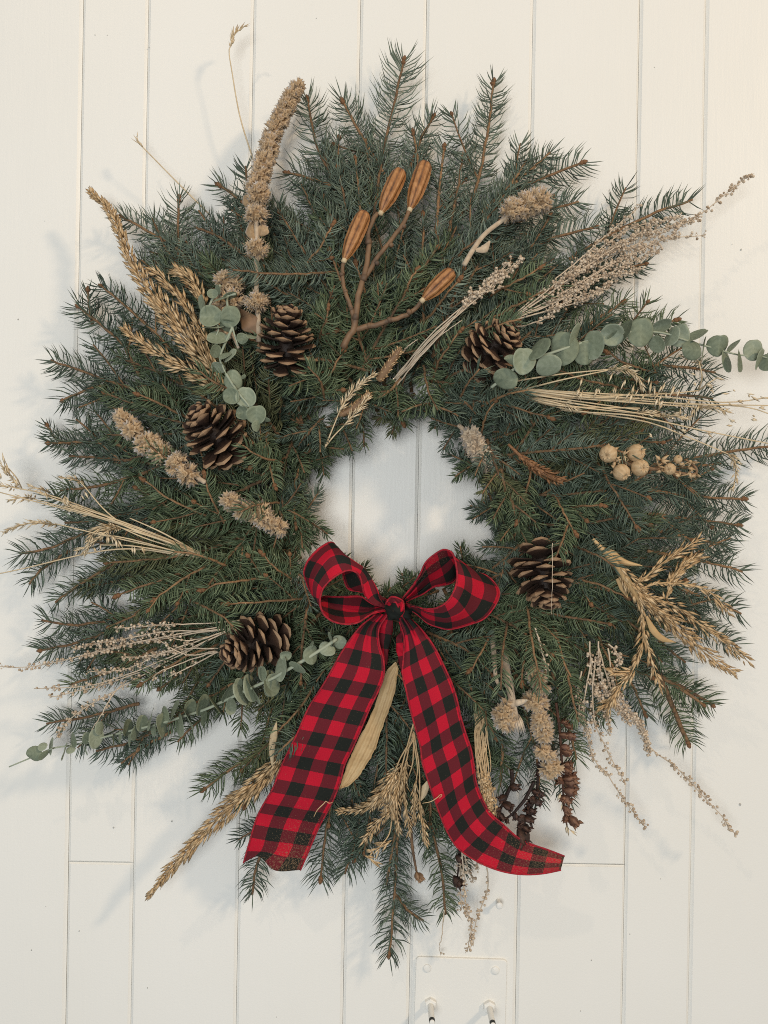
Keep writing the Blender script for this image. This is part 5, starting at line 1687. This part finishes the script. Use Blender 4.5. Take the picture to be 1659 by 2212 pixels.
for (x, y, rx, ry, r_) in [(205, 1575, 45, 42, 0), (255, 1530, 28, 18, 0), (262, 1585, 20, 34, 20), (312, 1530, 33, 52, 0), (390, 1560, 18, 52, 10), (440, 1490, 38, 44, 0), (425, 1550, 26, 16, 0), (505, 1545, 22, 42, -25),
                           (520, 1480, 24, 34, 0), (575, 1480, 42, 56, 0), (600, 1420, 18, 40, -10), (683, 1480, 16, 46, -8), (715, 1470, 24, 36, 0), (762, 1415, 16, 52, 5), (780, 1490, 24, 40, 0), (820, 1440, 14, 56, -5),
                           (850, 1390, 30, 50, 0), (902, 1365, 24, 66, 8), (925, 1430, 30, 40, 0), (970, 1400, 20, 66, -18), (990, 1340, 44, 50, 0), (1048, 1320, 26, 66, 12), (1080, 1400, 44, 66, 0), (1125, 1360, 22, 76, -18),
                           (1140, 1290, 36, 44, 0), (1210, 1280, 28, 68, 4), (1225, 1360, 30, 44, 0), (1300, 1280, 18, 76, -22), (1368, 1210, 32, 60, 6), (1385, 1290, 36, 46, 0), (1450, 1210, 24, 74, -15), (1430, 1160, 26, 40, 0),
                           (1510, 1175, 28, 86, -25), (1570, 1090, 34, 44, 0), (1620, 1150, 44, 78, -12)]:
    id_leaves.append((T02, x, y, rx, ry, r_))
for (x, y, rx, ry, r_) in [(40, 1190, 30, 90, -20), (155, 1160, 50, 66, 0), (215, 1060, 50, 72, 5), (240, 980, 36, 28, 0), (100, 1090, 34, 44, 0), (310, 1060, 52, 30, 25), (395, 980, 52, 56, 0), (490, 945, 48, 36, 20),
                           (515, 885, 16, 44, -10), (560, 905, 44, 40, 0), (390, 920, 14, 30, 30)]:
    id_leaves.append((T12, x, y, rx, ry, r_))
e2 = thing("eucalyptus_sprig", "long eucalyptus sprig with small paired leaves along the lower left", "eucalyptus", P(*stem_e2[0], surf(*stem_e2[0]) + .03))
mb = MB()
mb.tube(path([T02([(55, 1652)])[0]] + stem_e2, .030, m=60), [.0008, .0016, .0022], 6, .85)
part("stem", mb, M_EUC, e2)
for T, x, y, rx, ry, r_ in id_leaves:
    euc_leaf(e2, T, x, y, rx * (.72 if rx < ry else 1), ry, r_, .030 + rng.uniform(-.004, .008), scale=1.08)
euc("clump of wide eucalyptus leaves at upper left beside the golden plumes", ZD,
    [[(330, 120), (250, 260), (180, 450), (300, 700), (260, 840)], [(540, 240), (420, 300), (480, 640), (570, 960)], [(500, 700), (330, 1090), (360, 1240), (410, 1360)]],
    [(200, 560, 142, 122), (470, 555, 122, 126), (95, 400, 52, 132, -15), (290, 860, 132, 84, -5), (225, 240, 62, 62), (300, 180, 36, 62), (440, 670, 110, 56, -12), (240, 690, 150, 44, 6), (262, 1030, 46, 84, 25),
     (395, 1090, 82, 46, -8), (465, 1090, 56, 100, 20), (305, 1255, 92, 52, 5), (470, 270, 84, 24, -28), (340, 320, 100, 36, -18), (640, 860, 66, 70, 20), (760, 830, 66, 30, 12), (420, 850, 40, 60, 30)], .034, 1.2)
euc("short string of rounded eucalyptus leaves between the golden plume and the open cone", ZD,
    [[(410, 1350), (500, 1500), (600, 1640), (730, 1800), (850, 2010)]],
    [(495, 1425, 115, 132), (485, 1655, 116, 104), (688, 1672, 124, 136), (645, 1890, 96, 84), (832, 1912, 122, 124), (830, 2070, 44, 76, 5), (970, 1990, 52, 24, -15), (650, 1390, 36, 18, -40)], .036, 1.12)

# ------------------------------------------------------------------ corn husk strip behind the bow
hl = T12([(900, 1020), (838, 1085), (800, 1200), (760, 1320), (715, 1410), (650, 1540), (600, 1659)]) + T13([(560, 250)])
hr = T12([(918, 1060), (900, 1180), (860, 1310), (815, 1430), (775, 1560)]) + T13([(780, 10), (720, 110), (650, 205), (565, 252)])
husk = thing("corn_husk", "flat strip of dry yellow corn husk between the bow tails", "corn husk", P(*hl[0], .1))
rows = tail_rows(hl, hr, [.112, .108, .100, .090], 12, -.002)
g = ribbon_grid(rows, 50, 13)
mb = MB()
u = np.linspace(0, 1, 13)
mb.grid(g + rng.normal(0, .0003, g.shape), np.clip(.5 + .22 * np.sin(u * 40)[None] + .15 * np.sin(u * 17 + 1)[None] + 0 * g[..., 0], 0, 1))
o = part("husk_blade", mb, M_HUSK, husk)
o.modifiers.new("thickness", 'SOLIDIFY').thickness = .0008
for pts, lab in [(T12([(185, 1380), (165, 1480), (155, 1560), (160, 1650)]), "slim dry straw leaf standing in the needles left of the bow"),
                 (T13([(1090, 200), (1070, 280), (1050, 320)]), "small dry straw leaf poking out beside the right tail")]:
    o = thing("straw_leaf", lab, "dry leaf", P(*pts[0], surf(*pts[0]) + .02))
    blade("leaf_blade", pts, [.001, .009, .007, .002], o, M_PALE, .018, fold=.5)
o = thing("straw_wisp", "thin straw wisp caught on the left bow tail", "straw wisp", P(*T13([(470, 330)])[0], .115))
mb = MB()
mb.tube(path(T13([(408, 418), (430, 375), (470, 335), (480, 322), (500, 335), (520, 330)]), h=.116, m=16), [.0003, .0006, .0003], 5, .6)
part("strand", mb, M_GOLD, o)
o = thing("straw_wisp", "thin straw wisp caught on the right bow tail", "straw wisp", P(*T13([(1130, 310)])[0], .12))
mb = MB()
mb.tube(path(T13([(1060, 335), (1110, 325), (1150, 300), (1165, 285), (1180, 285), (1160, 305)]), h=.118, m=16), [.0003, .0006, .0003], 5, .6)
part("strand", mb, M_GOLD, o)


# ------------------------------------------------------------------ metal plate with bolts, and the screw above it
def Zp(x, y):
    return Zm(1320, 3080, 1659 / 360)([(x, y)])[0]


pl = [P(*Zp(*q), 0) for q in [(158, 140), (1520, 186), (1470, 1900), (100, 1860)]]
pc = sum(pl) / 4
plate = thing("mounting_plate", "white painted square plate with two bolts under the wreath", "mounting plate", pc)
mb = MB()


def rounded(quad, r, n=5):
    out = []
    for i in range(4):
        p, a, b = quad[i], quad[i - 1], quad[(i + 1) % 4]
        u, w = unit(a - p), unit(b - p)
        for k in range(n):
            t = k / (n - 1)
            out.append(p + u * r * (1 - t) ** 2 + w * r * t ** 2)
    return np.array(out)


o1, o2 = rounded(pl, .006), rounded([p + unit(pc - p) * .0012 for p in pl], .006)
n = len(o1)
k = np.arange(n)
v = np.vstack([o1 + (0, .0005, 0), o1 + (0, -.0028, 0), o2 + (0, -.0036, 0), [pc + np.array((0, -.0036, 0))]])
mb.add(v, f3=np.stack([k + 2 * n, (k + 1) % n + 2 * n, np.full(n, 3 * n)], 1)[:, ::-1],
       f4=np.vstack([np.stack([k, (k + 1) % n, (k + 1) % n + n, k + n], 1), np.stack([k + n, (k + 1) % n + n, (k + 1) % n + 2 * n, k + 2 * n], 1)])[:, ::-1])
part("plate", mb, M_WALL, plate, smooth=False)
Y = np.array((0, -1.0, 0))
EX, EZ = np.array((1.0, 0, 0)), np.array((0, 0, 1.0))


def disc(mb, c, radii, hs, n, rot=0, tint=.5):
    """stack of rings out from the wall: radii and heights"""
    ang = np.linspace(0, TWO_PI, n, endpoint=False) + rot
    rings = [c + Y * h + r * (np.cos(ang)[:, None] * EX + np.sin(ang)[:, None] * EZ) for r, h in zip(radii, hs)]
    v = np.vstack(rings + [[c + Y * hs[-1]]])
    m = len(radii)
    k = np.arange(n)
    f4 = [np.stack([i * n + k, i * n + (k + 1) % n, (i + 1) * n + (k + 1) % n, (i + 1) * n + k], 1) for i in range(m - 1)]
    f3 = np.stack([(m - 1) * n + k, (m - 1) * n + (k + 1) % n, np.full(n, m * n)], 1)
    mb.add(v, f3, np.vstack(f4), tint)


for (x, y, ra) in [(325, 326, .6), (1348, 360, -.6)]:
    c = P(*Zp(x, y), .0036)
    mb = MB()
    disc(mb, c, [.0052, .0052, .0042], [-.001, .0012, .0019], 18)
    sc = part("slotted_screw", mb, M_WALL, plate)
    mb = MB()
    d = np.array((math.cos(ra), 0, math.sin(ra)))
    e = np.array((-math.sin(ra), 0, math.cos(ra)))
    bx = [c + Y * h + d * a * .0034 + e * b * .0005 for h in (.0017, .0021) for a, b in ((-1, -1), (1, -1), (1, 1), (-1, 1))]
    mb.add(bx, f4=[(4, 5, 6, 7), (0, 1, 5, 4), (1, 2, 6, 5), (2, 3, 7, 6), (3, 0, 4, 7)])
    part("slot_ridge", mb, M_WALL, sc, smooth=False)
for (x, y) in [(372, 850), (1250, 890)]:
    c = P(*Zp(x, y), .0036)
    mb = MB()
    disc(mb, c, [.0082, .0082, .0070], [-.001, .0052, .0062], 6, rot=math.pi / 6)
    part("hex_nut", mb, M_WALL, plate, smooth=False)
    mb = MB()
    hs = np.linspace(.005, .033, 40)
    disc(mb, c, [.0037 + .00018 * (i % 2) for i in range(40)], hs, 14, tint=.6)
    bo = part("bolt", mb, M_WALL, plate)
    mb = MB()
    disc(mb, c, [.0038, .0038, .0034], [.0331, .0372, .0376], 14)
    part("bolt_sleeve", mb, M_BLACK, bo)
    mb = MB()
    disc(mb, c, [.0033, .0033, .0026], [.0377, .0392, .0395], 14)
    part("bolt_tip", mb, M_WALL, bo)
sd = T13([(1512, 918)])[0]
c = P(*sd, 0)
scr = thing("wall_screw", "small white painted screw in the wall above the plate", "screw", c)
mb = MB()
disc(mb, c, [.0024, .0024, .0022], [-.002, .011, .012], 12)
part("shank", mb, M_WALL, scr)
mb = MB()
disc(mb, c, [.0024, .0046, .0044, .0030], [.0122, .0130, .0140, .0148], 16, tint=.7)
part("screw_head", mb, M_WALL, scr)

print("objects", len(bpy.data.objects), "tris", sum(len(m.polygons) for m in bpy.data.meshes))
